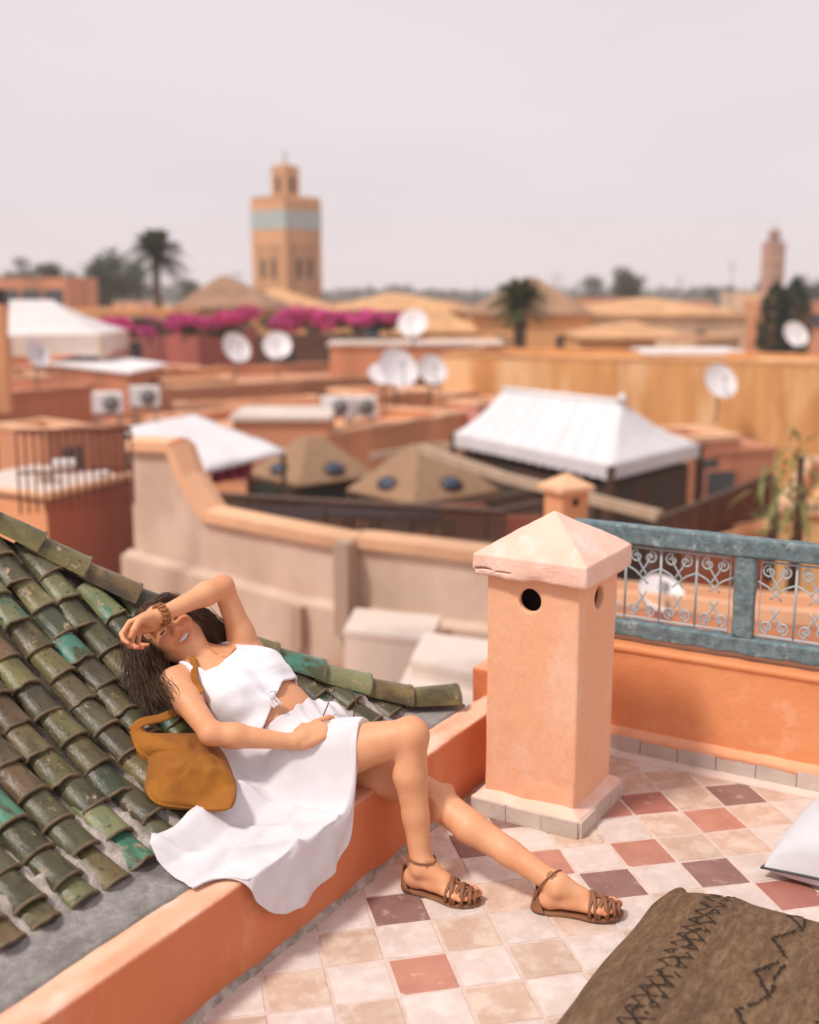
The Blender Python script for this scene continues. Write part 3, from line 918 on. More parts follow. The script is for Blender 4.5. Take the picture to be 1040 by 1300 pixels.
def hand(wr, d, pn, th_side, curls, spread=.06, thumb=(.5, .3), L=1.0):
    """d: wrist to knuckles, pn: out of the palm, th_side: +1/-1 which side of the palm carries the thumb"""
    d = nrm(d); pn = nrm(pn - d * (pn @ d)); sd_ = np.cross(d, pn) * th_side
    B.cone(wr, .0225, wr + d * .02, .024, .015, m=.02)
    B.ell(wr + d * .050 * L, (d, sd_, pn), (.050 * L, .039, .0145), .014, m=.02)
    B.ell(wr + d * .030 * L + sd_ * .022 + pn * .008, (d, sd_, pn), (.030, .016, .015), .012, m=.02)
    B.ell(wr + d * .032 * L - sd_ * .024 + pn * .007, (d, sd_, pn), (.032, .013, .013), .012, m=.02)
    tips = []; knk.clear()
    for k_ in range(4):
        off = (.0325, .0110, -.0105, -.0310)[k_]
        ln = (.94, 1.03, .97, .78)[k_] * L
        r = (.0081, .0083, .0080, .0072)[k_]
        base = wr + d * (.086, .090, .087, .079)[k_] * L + sd_ * off
        ang = 0.0
        dd = nrm(d + sd_ * spread * (1.2 - k_ * .8))
        p = base - dd * .01
        for q_, (seg_, cu) in enumerate(zip((.040, .025, .021), curls[k_])):
            ang += cu
            v = dd * math.cos(ang) + pn * math.sin(ang)
            p2 = p + v * (seg_ + (.01 if q_ == 0 else 0)) * ln
            B.cone(p, r * (1 - .06 * q_), p2, r * (1 - .06 * (q_ + 1)), .003 if q_ else .008, m=.015)
            p = p2
        tips.append((p, v, pn))
        knk.append(base + (dd * math.cos(curls[k_][0]) + pn * math.sin(curls[k_][0])) * .016)
    p = wr + d * .022 + sd_ * .026 + pn * .006
    v = nrm(d * .62 + sd_ * .62 + pn * thumb[0])
    p2 = p + v * .036; B.cone(p, .0125, p2, .0105, .012, m=.015)
    v2 = nrm(d * .85 + sd_ * (.25 - thumb[1]) + pn * (thumb[0] + .2)); p3 = p2 + v2 * .028; B.cone(p2, .0105, p3, .0095, .004, m=.015)
    v3 = nrm(d * .85 + sd_ * (.05 - thumb[1]) + pn * (thumb[0] + .3)); p4 = p3 + v3 * .022; B.cone(p3, .0095, p4, .0078, .004, m=.015)
    tips.append((p4, v3, -sd_))
    return tips
# left hand hangs past the forehead, palm to the viewer, fingers curled
ld = nrm(-.90 * imR - .42 * imU + .10 * tcam)
lpn = nrm(tcam * .62 - imU * .78 + imR * .05)
ltips = hand(lwr + ld * .012, ld, lpn, 1, ((.80, .80, .5), (.98, .9, .5), (1.10, .95, .5), (1.2, 1.0, .5)), .12, (.55, .35), .96)
# right hand rests on the hip, thumb and forefinger closed on the sunglasses
rd = nrm(hit(408, 922, LOWER) + tcam * .050 - rwr)
rpn = nrm(-frt * .75 + V3(0, 0, -.5) + lft * .15)
rtips = hand(rwr + rd * .010, rd, rpn, 1, ((.30, .55, .5), (.40, .65, .5), (.45, .7, .5), (.5, .7, .5)), .14, (.35, .55))

B.d = np.minimum(B.d, HEADED)
del HEADED

person = fr('person', .78, .15, .26, 'woman in white lying back on the green tiles, forearm across her eyes', 'person')
me = B.mesh('body')
smooth_mesh(me, 2, .4)
vc = np.array([q.co for q in me.vertices], np.float32)
tint = np.ones((len(vc), 3), np.float32)
def blush(c, r, colr, amt):
    g = np.exp(-(((vc - np.asarray(c)) ** 2).sum(1)) / (r * r))[:, None] * amt
    tint[:] = tint * (1 - g) + np.asarray(colr) * g
mott = (vnoise(vc[:, 0] * 22, vc[:, 1] * 22, vc[:, 2] * 22, 131) * .085 + vnoise(vc[:, 0] * 70, vc[:, 1] * 70, vc[:, 2] * 70, 132) * .035)[:, None]
tint *= 1 + mott * np.array([.6, 1.0, 1.15])
for c in (rkn, lkn, relb, lelb): blush(c, .05, (.97, .80, .74), .6)
for p_, v_, n_ in ltips + rtips: blush(p_, .018, (1.0, .72, .66), .7)
for p_, r in rtoes + ltoes: blush(p_, .02, (1.0, .74, .68), .7)
for sg in (-1, 1): blush(hd(.036 * sg, -.018, .08), .026, (1.0, .68, .62), .65)
blush(hd(0, -.018, .105), .014, (1, .75, .7), .5)
for q in lipU + lipD: blush(q, .0052, (.80, .34, .33), .8)
for x in xs: blush(mouthp(x, 0, -.008), .005, (.35, .12, .12), .7)
for sg in (-1, 1): blush(hd(.030 * sg, .008, .078), .012, (.62, .47, .42), .6)
color_attr(me, 'tint', tint)
M_skin = mat('skin', (.68, .315, .158), (.72, .35, .185), 9, .5, .12, 160, sss=.06, attr='tint', detail=4, spec=.45)
kid(link('body', me, None, M_skin), person)
# --- face details
M_teeth = mat('teeth', (.80, .76, .70), (.76, .72, .66), 30, .3)
mb = MB()
for i in range(10):
    x0, x1 = -.0225 + i * .0045, -.0225 + (i + 1) * .0045 - .0003
    q = []
    for x in (x0, x1):
        for dy in (.0070, -.0052 + .13 * abs(x)):
            q.append(mouthp(x, dy, -.0030))
    mb.add([*q, *[p - Nf * .006 for p in q]], [(0, 1, 3, 2), (4, 6, 7, 5), (0, 2, 6, 4), (1, 5, 7, 3), (0, 4, 5, 1), (2, 3, 7, 6)], True)
kid(mb.build('teeth', M_teeth), person)
M_hair = mat('hair', (.045, .020, .0095), (.095, .042, .019), 40, .5, 0, c3=(.17, .078, .034), s3=18, r3=(.55, .8), spec=.5)
for sg in (-1, 1):
    kid(MB().tube([hd(sg * x, .0085 - 16 * (x - .030) ** 2 * .8, .0815 - 9 * (x - .026) ** 2 - 1.0 * max(0, x - .034)) for x in np.linspace(.016, .046, 9)], [.0008, .0018, .0024, .0026, .0026, .0026, .0024, .002, .001], 6).build('eyelashes', M_hair), person)
    kid(MB().tube([hd(sg * x, .034 - 10 * (x - .032) ** 2, .0915 - 12 * (x - .015) ** 2) for x in np.linspace(.012, .050, 9)], [.001, .003, .0034, .0034, .0032, .003, .0026, .002, .001], 6, flat=.6).build('eyebrow', M_hair), person)

# --- hair: a cap on the skull and long waves
S = SDF(Hc - .16, Hc + .16, .0035, .03)
S.ell(hd(0, .030, -.022), (Lf, Uf, Nf), (.088, .092, .098), .02)
S.ell(hd(0, -.015, -.055), (Lf, Uf, Nf), (.085, .085, .070), .03)
def f_face(x, y, z):
    X, Y, Z = x - Hc[0], y - Hc[1], z - Hc[2]
    u = X * Uf[0] + Y * Uf[1] + Z * Uf[2]; v = X * Nf[0] + Y * Nf[1] + Z * Nf[2]; l = X * Lf[0] + Y * Lf[1] + Z * Lf[2]
    return -np.maximum(v - .012 + 1.2 * np.clip(u - .045, -.2, 0) * .5 - .12 * np.clip((u - .048) / .03, 0, 1) , -1) 
S.put(f_face, Hc - .2, Hc + .2, .006, 's')
def f_gr(x, y, z):
    return S.d * 0 
hm = S.mesh('hair')
smooth_mesh(hm, 1)
hair = kid(link('hair', hm, None, M_hair), person)
def spline(pts, n_):
    P = [np.asarray(p, float) for p in pts]
    P = [2 * P[0] - P[1]] + P + [2 * P[-1] - P[-2]]
    out = []
    m = len(P) - 3
    for t in np.linspace(0, m - 1e-6, n_):
        i = int(t); f = t - i
        a, b, c, d = P[i:i + 4]
        out.append(.5 * ((2 * b) + (c - a) * f + (2 * a - 5 * b + 4 * c - d) * f * f + (3 * b - a - 3 * c + d) * f ** 3))
    return np.array(out)
AR = above_roof
locks = [  # (root side in head coordinates, guide points, spread, strands)
    ([(-.03, .10, .0), (-.085, .06, -.03)], [AR(186, 815, .10), AR(180, 850, .085), AR(188, 885, .085), AR(196, 906, .085)], .032, 230),
    ([(-.05, .08, .03), (-.092, .01, .0)], [AR(204, 835, .105), AR(202, 862, .09), AR(204, 882, .09)], .026, 170),
    ([(-.02, .11, .02), (-.075, .09, .02)], [AR(176, 800, .10), AR(171, 830, .08), AR(178, 862, .075), AR(190, 880, .08)], .022, 80),
    ([(.02, .11, .03), (.080, .05, .035)], [hd(.092, -.02, .02), hd(.090, -.08, .01), AR(292, 820, .16), AR(306, 840, .15), AR(312, 852, .12)], .018, 150),
    ([(.03, .11, .0), (.092, .04, .0)], [hd(.10, -.03, -.02), hd(.10, -.10, -.02), AR(300, 832, .14), AR(308, 850, .10)], .022, 90),
    ([(0, .115, .03), (.04, .11, .05)], [hd(.075, .07, .045), hd(.090, .0, .03), hd(.090, -.05, .02), AR(280, 812, .17)], .010, 50),
    ([(0, .118, -.02), (-.03, .12, -.05)], [AR(192, 775, .14), AR(184, 800, .12), AR(184, 830, .10)], .025, 60)]
for roots, guide, spread, cnt in locks:
    mb = MB()
    lk_ph, lk_fr, lk_w, lk_w2 = rng.uniform(0, 6.28, 6), rng.uniform(11, 15, 6), [nrm(rng.normal(0, 1, 3)) for _ in range(6)], [nrm(rng.normal(0, 1, 3)) for _ in range(6)]
    lk_off = np.clip(rng.normal(0, spread, (6, 3)), -1.5 * spread, 1.5 * spread)
    for s_ in range(cnt * 2):
        f = random.random(); L6 = s_ % 6
        rt = hd(*(np.array(roots[0]) * (1 - f) + np.array(roots[1]) * f + rng.normal(0, .010, 3)))
        u = rt - hd(0, .02, -.02); rt = hd(0, .02, -.02) + u / np.linalg.norm(u) * min(np.linalg.norm(u), .104)
        off = lk_off[L6] + np.clip(rng.normal(0, spread * .38, 3), -spread, spread)
        g = [rt] + [q + off * (.55 + .25 * i) + rng.normal(0, .004, 3) for i, q in enumerate(guide)]
        C_ = spline(g, 20)
        ph, fr_ = lk_ph[L6] + rng.normal(0, .35), lk_fr[L6]
        wv = lk_w[L6] + .7 * lk_w2[L6] * math.cos(ph)
        amp = np.linspace(.15, 1, 20) * rng.uniform(.008, .013)
        C_ = C_ + (np.sin(np.linspace(0, fr_, 20) + ph) * amp)[:, None] * wv
        C_[:, 2] = np.maximum(C_[:, 2], roofz(C_[:, 1]) + .03)
        r0 = rng.uniform(.0007, .0014)
        mb.tube(C_, [r0 * (1 - .75 * (i / 19) ** 2) for i in range(20)], 4)
    kid(mb.build('hair_lock', M_hair), person)

# --- crop top
M_top = mat('white_cotton', (.80, .79, .82), (.76, .75, .785), 30, .85, .25, 300, sheen=.2)
ax = B.axes((slice(0, B.n[0]), slice(0, B.n[1]), slice(0, B.n[2])))
lo_i = np.floor((np.array([.50, .22, .33]) - B.lo) / VOX).astype(int); hi_i = np.ceil((np.array([1.0, .64, .74]) - B.lo) / VOX).astype(int)
sl = tuple(slice(int(p), int(q)) for p, q in zip(lo_i, hi_i))
x, y, z = B.axes(sl)
X, Y, Z = x - msh[0], y - msh[1], z - msh[2]
sT = X * tt[0] + Y * tt[1] + Z * tt[2]; qT = X * lft[0] + Y * lft[1] + Z * lft[2]; hT = X * frt[0] + Y * frt[1] + Z * frt[2]
D0 = TORSO[sl]
knot_q = .035
hem = -.214 + .016 * np.exp(-((qT - knot_q) / .045) ** 2) - .035 * np.clip((-qT - .03) / .10, 0, 1)
fl_ = np.clip((-.12 - sT) / .09, 0, 1)
wr = (np.sin(qT * 85 + 6 * vnoise(qT * 12, sT * 5, 0, 81)) * .0022 * (.25 + fl_)
      + vnoise(qT * 30, sT * 16, hT * 20, 82) * .0030 + np.sin((qT * 60 + (sT + .20) * 90)) * .0014 * np.clip((hT - .02) * 12, 0, 1))
offs = .007 + .006 * fl_ + wr
body = np.maximum(D0 - offs, -(D0 - offs + .0065))
body = np.maximum(body, hem - sT)
neck = -.022 + .62 * np.clip(np.abs(qT - .0) - .050, 0, .04)     # scooped neck, rising to the straps
strap = np.maximum(np.abs(np.abs(qT) - .098) - .019, sT - .08)
arm_cut = np.maximum(np.abs(qT) - .150 + .35 * np.clip(sT + .10, 0, .2), -1)
upper = np.minimum(sT - neck, strap)
body = np.maximum(np.maximum(body, upper), arm_cut)
T_ = SDF((0, 0, 0), (.01, .01, .01), VOX, .03)
T_.lo = np.array([sl[k].start * VOX + B.lo[k] for k in range(3)], np.float32)
tm = T_.mesh('crop_top', arr=body)
smooth_mesh(tm, 2, .5)
top = kid(link('crop_top', tm, None, M_top), person)
kp = hit(345, 884, TORSO, .02)
if kp is not None:
    mb = MB()
    kd = nrm(imR); ku = nrm(imU)
    P_ = lambda u, v, w_=0.0: kp + kd * u * .001 + ku * v * .001 + tcam * (.006 + w_ * .001)
    mb.tube(spline([P_(-2, 2, 0), P_(-7, 9, 2), P_(-2, 17, 3), P_(7, 16, 3), P_(7, 8, 2), P_(2, 2, 0)], 18), .0042, 8)
    mb.tube(spline([P_(-4, 3, 2), P_(0, 5, 5), P_(5, 1, 4), P_(1, -3, 4), P_(-4, 0, 3)], 14), .0058, 8)
    mb.tube(spline([P_(0, 0, 3), P_(-3, -12, 4), P_(2, -24, 3), P_(10, -30, 2)], 14), [.005] * 11 + [.0055, .006, .004], 8, flat=.5)
    mb.tube(spline([P_(2, 0, 3), P_(5, -11, 4), P_(10, -19, 4), P_(17, -25, 3)], 14), [.0045] * 11 + [.005, .0055, .004], 8, flat=.5)
    mb.tube(spline([P_(3, 1, 2), P_(14, -8, 2), P_(26, -22, 0)], 10), .0036, 8)
    k_o = mb.build('knot', M_top, top)

# --- skirt: a sheet draped over hips, thigh, roof edge and wall, hanging down the wall's face
GA, GB, ST = np.arange(.06, 1.12, .006), np.arange(-.03, .52, .006), .006
gi = np.clip(((GA - B.lo[0]) / VOX).astype(int), 0, B.n[0] - 1); gj = ((GB - B.lo[1]) / VOX).astype(int)
sub = LOWER[np.ix_(gi, gj, np.arange(B.n[2]))] < 0
topz = np.where(sub.any(2), (B.n[2] - 1 - np.argmax(sub[:, :, ::-1], 2)) * VOX, 0)
topz[GA < .30] = 0
AG, BG = np.meshgrid(GA, GB, indexing='ij')
crown = 1 + 0 * np.sqrt(np.clip(1 - (((AG - .138 + CP / 2) % CP - CP / 2) / .056) ** 2, .02, 1))
ground = np.where(BG < .10, .264, roofz(BG) + .006 + (.048 * crown) * np.clip((BG - .17) / .06, 0, 1))
obst = np.maximum(topz + .009, ground) + .005
zz = obst.copy()
waist_ok = BG < .36 - .25 * np.clip(AG - .62, 0, .3)
for it in range(260):
    av = .25 * (np.roll(zz, 1, 0) + np.roll(zz, -1, 0) + np.roll(zz, 1, 1) + np.roll(zz, -1, 1))
    av[:, 0] = zz[:, 1]; av[:, -1] = zz[:, -2]; av[0] = zz[1]; av[-1] = zz[-2]
    zz = np.maximum(obst, av - .00055)
for it in range(4):
    zz[1:-1, 1:-1] = .5 * zz[1:-1, 1:-1] + .125 * (zz[:-2, 1:-1] + zz[2:, 1:-1] + zz[1:-1, :-2] + zz[1:-1, 2:])
    zz = np.maximum(zz, obst - .002)
def bil(a, b):
    u = np.clip((a - GA[0]) / ST, 0, len(GA) - 1.001); v = np.clip((b - GB[0]) / ST, 0, len(GB) - 1.001)
    i, j = u.astype(int), v.astype(int); f, g = u - i, v - j
    return zz[i, j] * (1 - f) * (1 - g) + zz[i + 1, j] * f * (1 - g) + zz[i, j + 1] * (1 - f) * g + zz[i + 1, j + 1] * f * g
ua = np.linspace(.118, 1.02, 245)
wl_ = [hit(x_, y_, TORSO, .006) for x_, y_ in ((322, 927), (335, 919), (348, 912), (360, 906), (372, 901))]
wl_ = sorted([tuple(q[:2]) for q in wl_ if q is not None])
print('waist', wl_)
wa, wb = [q[0] for q in wl_], [q[1] for q in wl_]
hi_b = np.interp(ua, [.118, .14, .175, .25, .336, .40, .44, .50, .56, wa[0] - .05] + wa + [wa[-1] + .06, 1.02], [.19, .235, .255, .25, .255, .275, .29, .33, .37, .36] + wb + [wb[-1] - .005, .20])
lo_b = np.interp(ua, [.118, .18, .205, .217, .70, .76, .80, 1.02], [.075, .062, .03, -.014, -.014, .012, .02, .05])
hem_a = [.217, .226, .237, .276, .351, .43, .536, .60, .648, .668, .690, .72, 1.02]
hem_z = [.262, .235, .205, .156, .112, .10, .12, .145, .172, .21, .30, .38, .38]
nv_, nf_ = 110, 40
rows = []
for k_, a in enumerate(ua):
    v = np.linspace(1, 0, nv_)
    b = lo_b[k_] + (hi_b[k_] - lo_b[k_]) * v
    av = a + 0 * b
    if a < .30: av = av - (.30 - a) * .30 * (1 - np.clip((b - .0) / .1, 0, 1)) * 0
    z_ = bil(av, b)
    # folds: run from the hip down to the spread hem
    th = np.arctan2(.72 - av, b + .10 + .25)
    w_ = np.clip((.74 - av) / .25, 0, 1)
    fo = (np.sin(th * 26 + 1.6 * np.sin(b * 14 + 2)) * .5 + .5) ** 2 * .015 * w_ * np.clip((b + .02) * 12, .25, 1)
    fo += (1 - np.abs(np.sin(av * 17 + b * 9 + 1.3 * np.sin(av * 9)))) ** 6 * .017 * w_
    fo += vnoise(av * 14, b * 14, 0, 91) * .0035 + vnoise(av * 40, b * 30, 0, 92) * .0012
    # gathered folds at the waist and over the thigh
    tw = np.clip((av - .60) / .12, 0, 1)
    fo += tw * (.0055 * np.sin(av * 120 + 9 * b + 2 * np.sin(b * 20)) * np.clip((b - .02) * 5, .3, 1) + .003 * np.sin(b * 60 + av * 25))
    P_ = np.stack([av, b, z_ + np.maximum(fo, -.0015)], 1)
    e0 = P_[-1]
    hz = float(np.interp(a, hem_a, hem_z))
    ln = max(e0[2] - hz, .003) if a > .21 else .002
    sdn = np.linspace(0, 1, nf_ + 1)[1:]
    s_ = sdn * ln
    wave = (math.sin(a * 38 + 2.2 * math.sin(a * 9 + 1)) * .5 + .5) ** 1.6 * .010 + (1 - abs(math.sin(a * 15 + .9))) ** 6 * .009
    bf = e0[1] - .004 * np.clip(s_ / .02, 0, 1) - wave * np.clip(s_ / .12, 0, 1.2) - .003 * np.sin(s_ * 50 + a * 30)
    if a > .70: bf = e0[1] - .002 * sdn
    F_ = np.stack([a + .004 * np.sin(s_ * 30 + a * 40), bf, e0[2] - s_], 1)
    rows.append(np.concatenate([P_, F_]))
RW = np.array(rows)
for _ in range(10):
    RW[1:-1, nv_:] = .5 * RW[1:-1, nv_:] + .25 * (RW[:-2, nv_:] + RW[2:, nv_:])
RW[:, nv_ - 4:nv_ + 4] = .5 * RW[:, nv_ - 4:nv_ + 4] + .25 * (RW[:, nv_ - 5:nv_ + 3] + RW[:, nv_ - 3:nv_ + 5])
M_skirt = mat('white_voile', (.82, .775, .79), (.79, .74, .755), 26, .85, .22, 260, transl=.12)
sk = kid(MB().grid(RW).build('skirt', M_skirt), person)
sk.modifiers.new('thickness', 'SOLIDIFY').thickness = .0016

# --- bracelet and ring
M_leather = mat('tan_leather', (.36, .135, .042), (.28, .095, .028), 30, .55, .4, 140)
bd = nrm(lwr - lelb)
bc_ = lwr - bd * .004
n1_ = nrm(np.cross(bd, V3(0, 0, 1))); n2_ = np.cross(bd, n1_)
mb = MB()
for r_, o_ in ((.0285, 0), (.0290, .0075), (.0285, -.0075)):
    mb.tube([bc_ + bd * (o_ + .0012 * math.sin(9 * t)) + (n1_ * math.cos(t) + n2_ * math.sin(t)) * r_ for t in np.linspace(0, 2 * math.pi, 40, endpoint=False)], .0042, 6, closed=True)
for t in np.linspace(0, 2 * math.pi, 15, endpoint=False):       # braided studs
    mb.tube([bc_ + bd * -.011 + (n1_ * math.cos(t) + n2_ * math.sin(t)) * .0325, bc_ + bd * .011 + (n1_ * math.cos(t + .12) + n2_ * math.sin(t + .12)) * .0325], .0032, 6)
kid(mb.build('bracelet', M_leather), person)
M_gold = mat('gold', (.72, .48, .19), (.66, .43, .16), 20, .3, metal=1.0)
rb = knk[2]
if rb is not None:
    mb = MB()
    mb.tube([rb + (nrm(np.cross(rd, V3(0, 0, 1))) * math.cos(t) + np.cross(rd, nrm(np.cross(rd, V3(0, 0, 1)))) * math.sin(t)) * .0095 for t in np.linspace(0, 6.283, 24, endpoint=False)], .0018, 6, closed=True)
    kid(mb.build('ring', M_gold), person)
nk = [hit(x_, y_, None, .001) for x_, y_ in ((262, 818), (270, 826), (280, 832), (287, 834), (293, 830), (299, 822))]
nk = [q + tcam * .001 for q in nk if q is not None]
if len(nk) > 3: kid(MB().tube(spline(nk, 20), .0009, 5).build('necklace', M_gold), person)

# --- sandals
M_sole = mat('sole_leather', (.30, .135, .065), (.24, .10, .048), 18, .6, .3, 120)
M_strap = mat('sandal_leather', (.27, .105, .045), (.21, .078, .032), 22, .5, .35, 150)
def sandal(a, f, u, heel_gap=0.0):
    s_ = np.cross(f, u)
    root = fr('sandal', .78, .15, .26)
    root.parent = person; root.location = (0, 0, 0); root.rotation_euler = (0, 0, 0)
    Q = lambda x_, y_, z_: a + f * x_ + s_ * y_ + u * z_
    # outline of the sole, heel to pointed toe
    ol = [(-.060, 0), (-.054, .020), (-.030, .029), (.02, .027), (.06, .031), (.10, .041), (.135, .038), (.163, .022), (.180, -.006), (.178, -.018), (.165, -.033), (.135, -.041), (.10, -.042), (.06, -.031), (.02, -.027), (-.030, -.029), (-.054, -.020)]
    ol = spline([np.array([x_, y_, 0]) for x_, y_ in ol] + [np.array([-.060, 0, 0])], 56)[:-1]
    up_ = lambda x_: -.0715 + .003 * np.clip(-x_ * 12, 0, 1)
    rings = []
    for dz, sc in ((-.008, .97), (-.0075, 1.0), (-.001, 1.01), (0, .985), (0, .5)):
        rings.append([Q(q[0] * (1 if sc > .9 else .55) + (0 if sc > .9 else .028), q[1] * sc, up_(q[0]) + dz) for q in ol])
    mb = MB().grid(np.array(rings), False) if False else MB()
    n_ = len(ol)
    vs = [p for r_ in rings for p in r_]
    fs = [(l * n_ + i, l * n_ + (i + 1) % n_, l * n_ + n_ + (i + 1) % n_, l * n_ + n_ + i) for l in range(4) for i in range(n_)]
    fs += [tuple(range(n_ - 1, -1, -1)), tuple(4 * n_ + i for i in range(n_))]
    mb.add(vs, fs)
    kid(mb.build('sole', M_sole), root).location = (-.78, -.15, -.26)
    hl = [q for q in ol if q[0] < -.012]
    hl = [(-.015, .027), (-.040, .027), (-.056, .015), (-.060, 0), (-.056, -.015), (-.040, -.027), (-.015, -.027)]
    mb = MB(); nh = len(hl)
    vs = [Q(x_, y_, -.080) for x_, y_ in hl] + [Q(x_ * .98, y_ * .96, -.0885 + .0) for x_, y_ in hl]
    mb.add(vs, [(i, i + 1, nh + i + 1, nh + i) for i in range(nh - 1)] + [(0, nh, 2 * nh - 1, nh - 1), tuple(range(nh, 2 * nh)), tuple(range(nh - 1, -1, -1))])
    kid(mb.build('heel', mat('heel_stack', (.12, .05, .025), (.17, .07, .035), 30, .6)), root).location = (-.78, -.15, -.26)
    # heel counter: a curved wall of leather
    G_ = []
    for zz_ in np.linspace(0, 1, 10):
        row = []
        for t in np.linspace(-1, 1, 25):
            th_ = t * (1.75 - .75 * zz_)
            rad_x, rad_y = .036 - .004 * zz_, .0315 - .004 * zz_
            h_ = zz_ * (.062 if abs(t) < .35 else .062 - .045 * (abs(t) - .35) / .65)
            row.append(Q(-.024 - rad_x * math.cos(th_) - heel_gap * (1 - zz_), rad_y * math.sin(th_), -.0715 + h_))
        G_.append(row)
    hc_ = kid(MB().grid(np.array(G_)).build('heel_counter', M_strap), root); hc_.location = (-.78, -.15, -.26)
    hc_.modifiers.new('thickness', 'SOLIDIFY').thickness = .003
    sh = nrm((rkn if a is ran else lkn) - a)                       # the strap follows the skin above the ankle bone
    c0 = a + sh * .022
    e1 = nrm(f - sh * (f @ sh)); e2 = np.cross(sh, e1)
    def skin_at(t, lift, h_=0.0):
        v = e1 * math.cos(t) + e2 * math.sin(t)
        r_ = .012
        while r_ < .07:
            i = np.round((c0 + v * r_ - B.lo) / VOX).astype(int)
            if LOWER[tuple(np.clip(i, 0, np.array(B.n) - 1))] > 0: break
            r_ += .001
        return c0 + v * (r_ + lift) + sh * (h_ - .010 * math.cos(t))
    ring = [skin_at(t, .0015) for t in np.linspace(0, 2 * math.pi, 40, endpoint=False)]
    st_ = kid(MB().tube(ring, .0062, 8, closed=True, flat=.5, up=None).build('ankle_strap', M_strap), root); st_.location = (-.78, -.15, -.26)
    mb = MB()
    bt = 1.15 if f[0] > 0 else -1.15
    cv = nrm(tcam - sh * (tcam @ sh)); t0 = math.atan2(cv @ e2, cv @ e1) + .35
    mb.tube([skin_at(t0 - .22, .005, .009), skin_at(t0 + .22, .005, .009), skin_at(t0 + .22, .005, -.009), skin_at(t0 - .22, .005, -.009)], .0016, 6, closed=True, smooth=False)
    mb.tube([skin_at(t0, .005, .009), skin_at(t0, .005, -.009)], .0013, 6)
    kid(mb.build('buckle', M_gold), root).location = (-.78, -.15, -.26)
    # woven straps across the toes
    def over(x0, y0, x1, y1, hgt, wd=.0062):
        pts = []
        for t in np.linspace(0, 1, 12):
            x_, y_ = x0 + (x1 - x0) * t, y0 + (y1 - y0) * t
            pts.append(Q(x_, y_, -.070 + 1.22 * hgt * math.sin(math.pi * t) ** .45))
        o_ = kid(MB().tube(pts, wd, 8, flat=.38, up=tuple(u)).build('toe_strap', M_strap), root); o_.location = (-.78, -.15, -.26)
    over(.082, -.043, .112, .043, .046); over(.104, -.044, .092, .043, .043, .005)
    over(.118, -.043, .140, .039, .035); over(.138, -.041, .116, .042, .034)
    over(.140, -.041, .160, .026, .028, .0055); over(.156, -.036, .138, .039, .027, .0055)
    over(.166, -.032, .170, .014, .024, .005)
    cen = [Q(.096, .0, -.0165), Q(.118, -.002, -.027), Q(.142, -.004, -.035), Q(.166, -.008, -.043)]
    o_ = kid(MB().tube(spline(cen, 12), .006, 8, flat=.45, up=tuple(u)).build('toe_strap', M_strap), root); o_.location = (-.78, -.15, -.26)
sandal(ran, rf, ru)
sandal(lan, lf_, lu, .012)
# ================================================================== bag, sunglasses, rug, cushion
M_suede = mat('mustard_suede', (.36, .125, .009), (.28, .092, .007), 7, .9, .35, 160, c3=(.41, .155, .014), s3=4, sheen=.03, detail=8)
bag = fr('handbag', .36, .3, .30, 'mustard suede tote bag slumped on the green tiles beside her hip', 'handbag')
ol = [(166, 927), (182, 930), (205, 931), (232, 931), (256, 931), (268, 939), (278, 952), (286, 966), (291, 980), (296, 997), (299, 1008), (296, 1019), (290, 1025), (270, 1026), (245, 1025), (222, 1023), (204, 1020), (192, 1013), (186, 1003), (185, 992), (188, 975), (189, 963), (181, 957), (173, 949), (169, 939)]
ol = np.array(ol, float)
OL = spline([np.array([x_, y_, 0]) for x_, y_ in ol] + [np.array([ol[0][0], ol[0][1], 0])], 121)[:-1, :2]
OL[:, 1] += 2
ctr = np.array([238, 982.])
nrmR = nrm(V3(0, -.55, .83))                                    # out of the roof slope
def bag_pt(x_, y_, lift): return above_roof_f(x_, y_, .060) + nrmR * lift
def above_roof_f(x_, y_, h):
    d = rayEN(x_, y_); lo_, hi_ = 2.0, 4.6
    for _ in range(22):
        m = (lo_ + hi_) / 2; q = CEN + d * m
        if q[2] - float(roofz(q[1])) < h + .3 * max(0, .27 - q[1]): hi_ = m
        else: lo_ = m
    return CEN + d * hi_
fr_r, bk_r = [], []
for t in np.concatenate([np.linspace(0.0, .8, 18), np.linspace(.83, 1, 12)]):
    P_ = ctr + (OL - ctr) * t
    rowf, rowb = [], []
    for x_, y_ in P_:
        T = .070 * max(0, 1 - t ** 3.2) ** .55
        # the flat base of the bag turns down below a crease; the mouth flattens at the top
        cr = 996 + .10 * (x_ - 212)
        T -= .030 * np.clip((y_ - cr) / 22, 0, 1) ** .9 * (1 - t ** 6)
        T *= 1 - .45 * np.clip((985 - y_) / 58, 0, 1)
        T += .006 * vnoise(x_ * .045, y_ * .05, 0, 101) * (1 - t) + .0035 * vnoise(x_ * .11, y_ * .12, 0, 102) * (1 - t ** 4)
        T += .005 * math.exp(-((y_ - cr + 3) / 5) ** 2) * (1 - t ** 4) - .004 * math.exp(-(((x_ - 214) * .5 + (y_ - 985)) / 7) ** 2 - ((x_ - 214) / 26) ** 2)
        rowf.append(bag_pt(x_, y_, float(T)))
        rowb.append(bag_pt(x_, y_, -.040 * max(0, 1 - t ** 3) ** .5))
    fr_r.append(rowf); bk_r.append(rowb)
mb = MB()
G1 = np.array(fr_r); G2 = np.array(bk_r)
full = np.concatenate([G1, G2[::-1]], 0)
full = np.concatenate([full, full[:, :1]], 1)
kid(mb.grid(full[:, ::-1]).build('bag_body', M_suede), bag)
edge = [bag_pt(x_, y_, .002) for x_, y_ in OL]
kid(MB().tube(edge, .0024, 6, closed=True).build('seam', M_suede), bag)
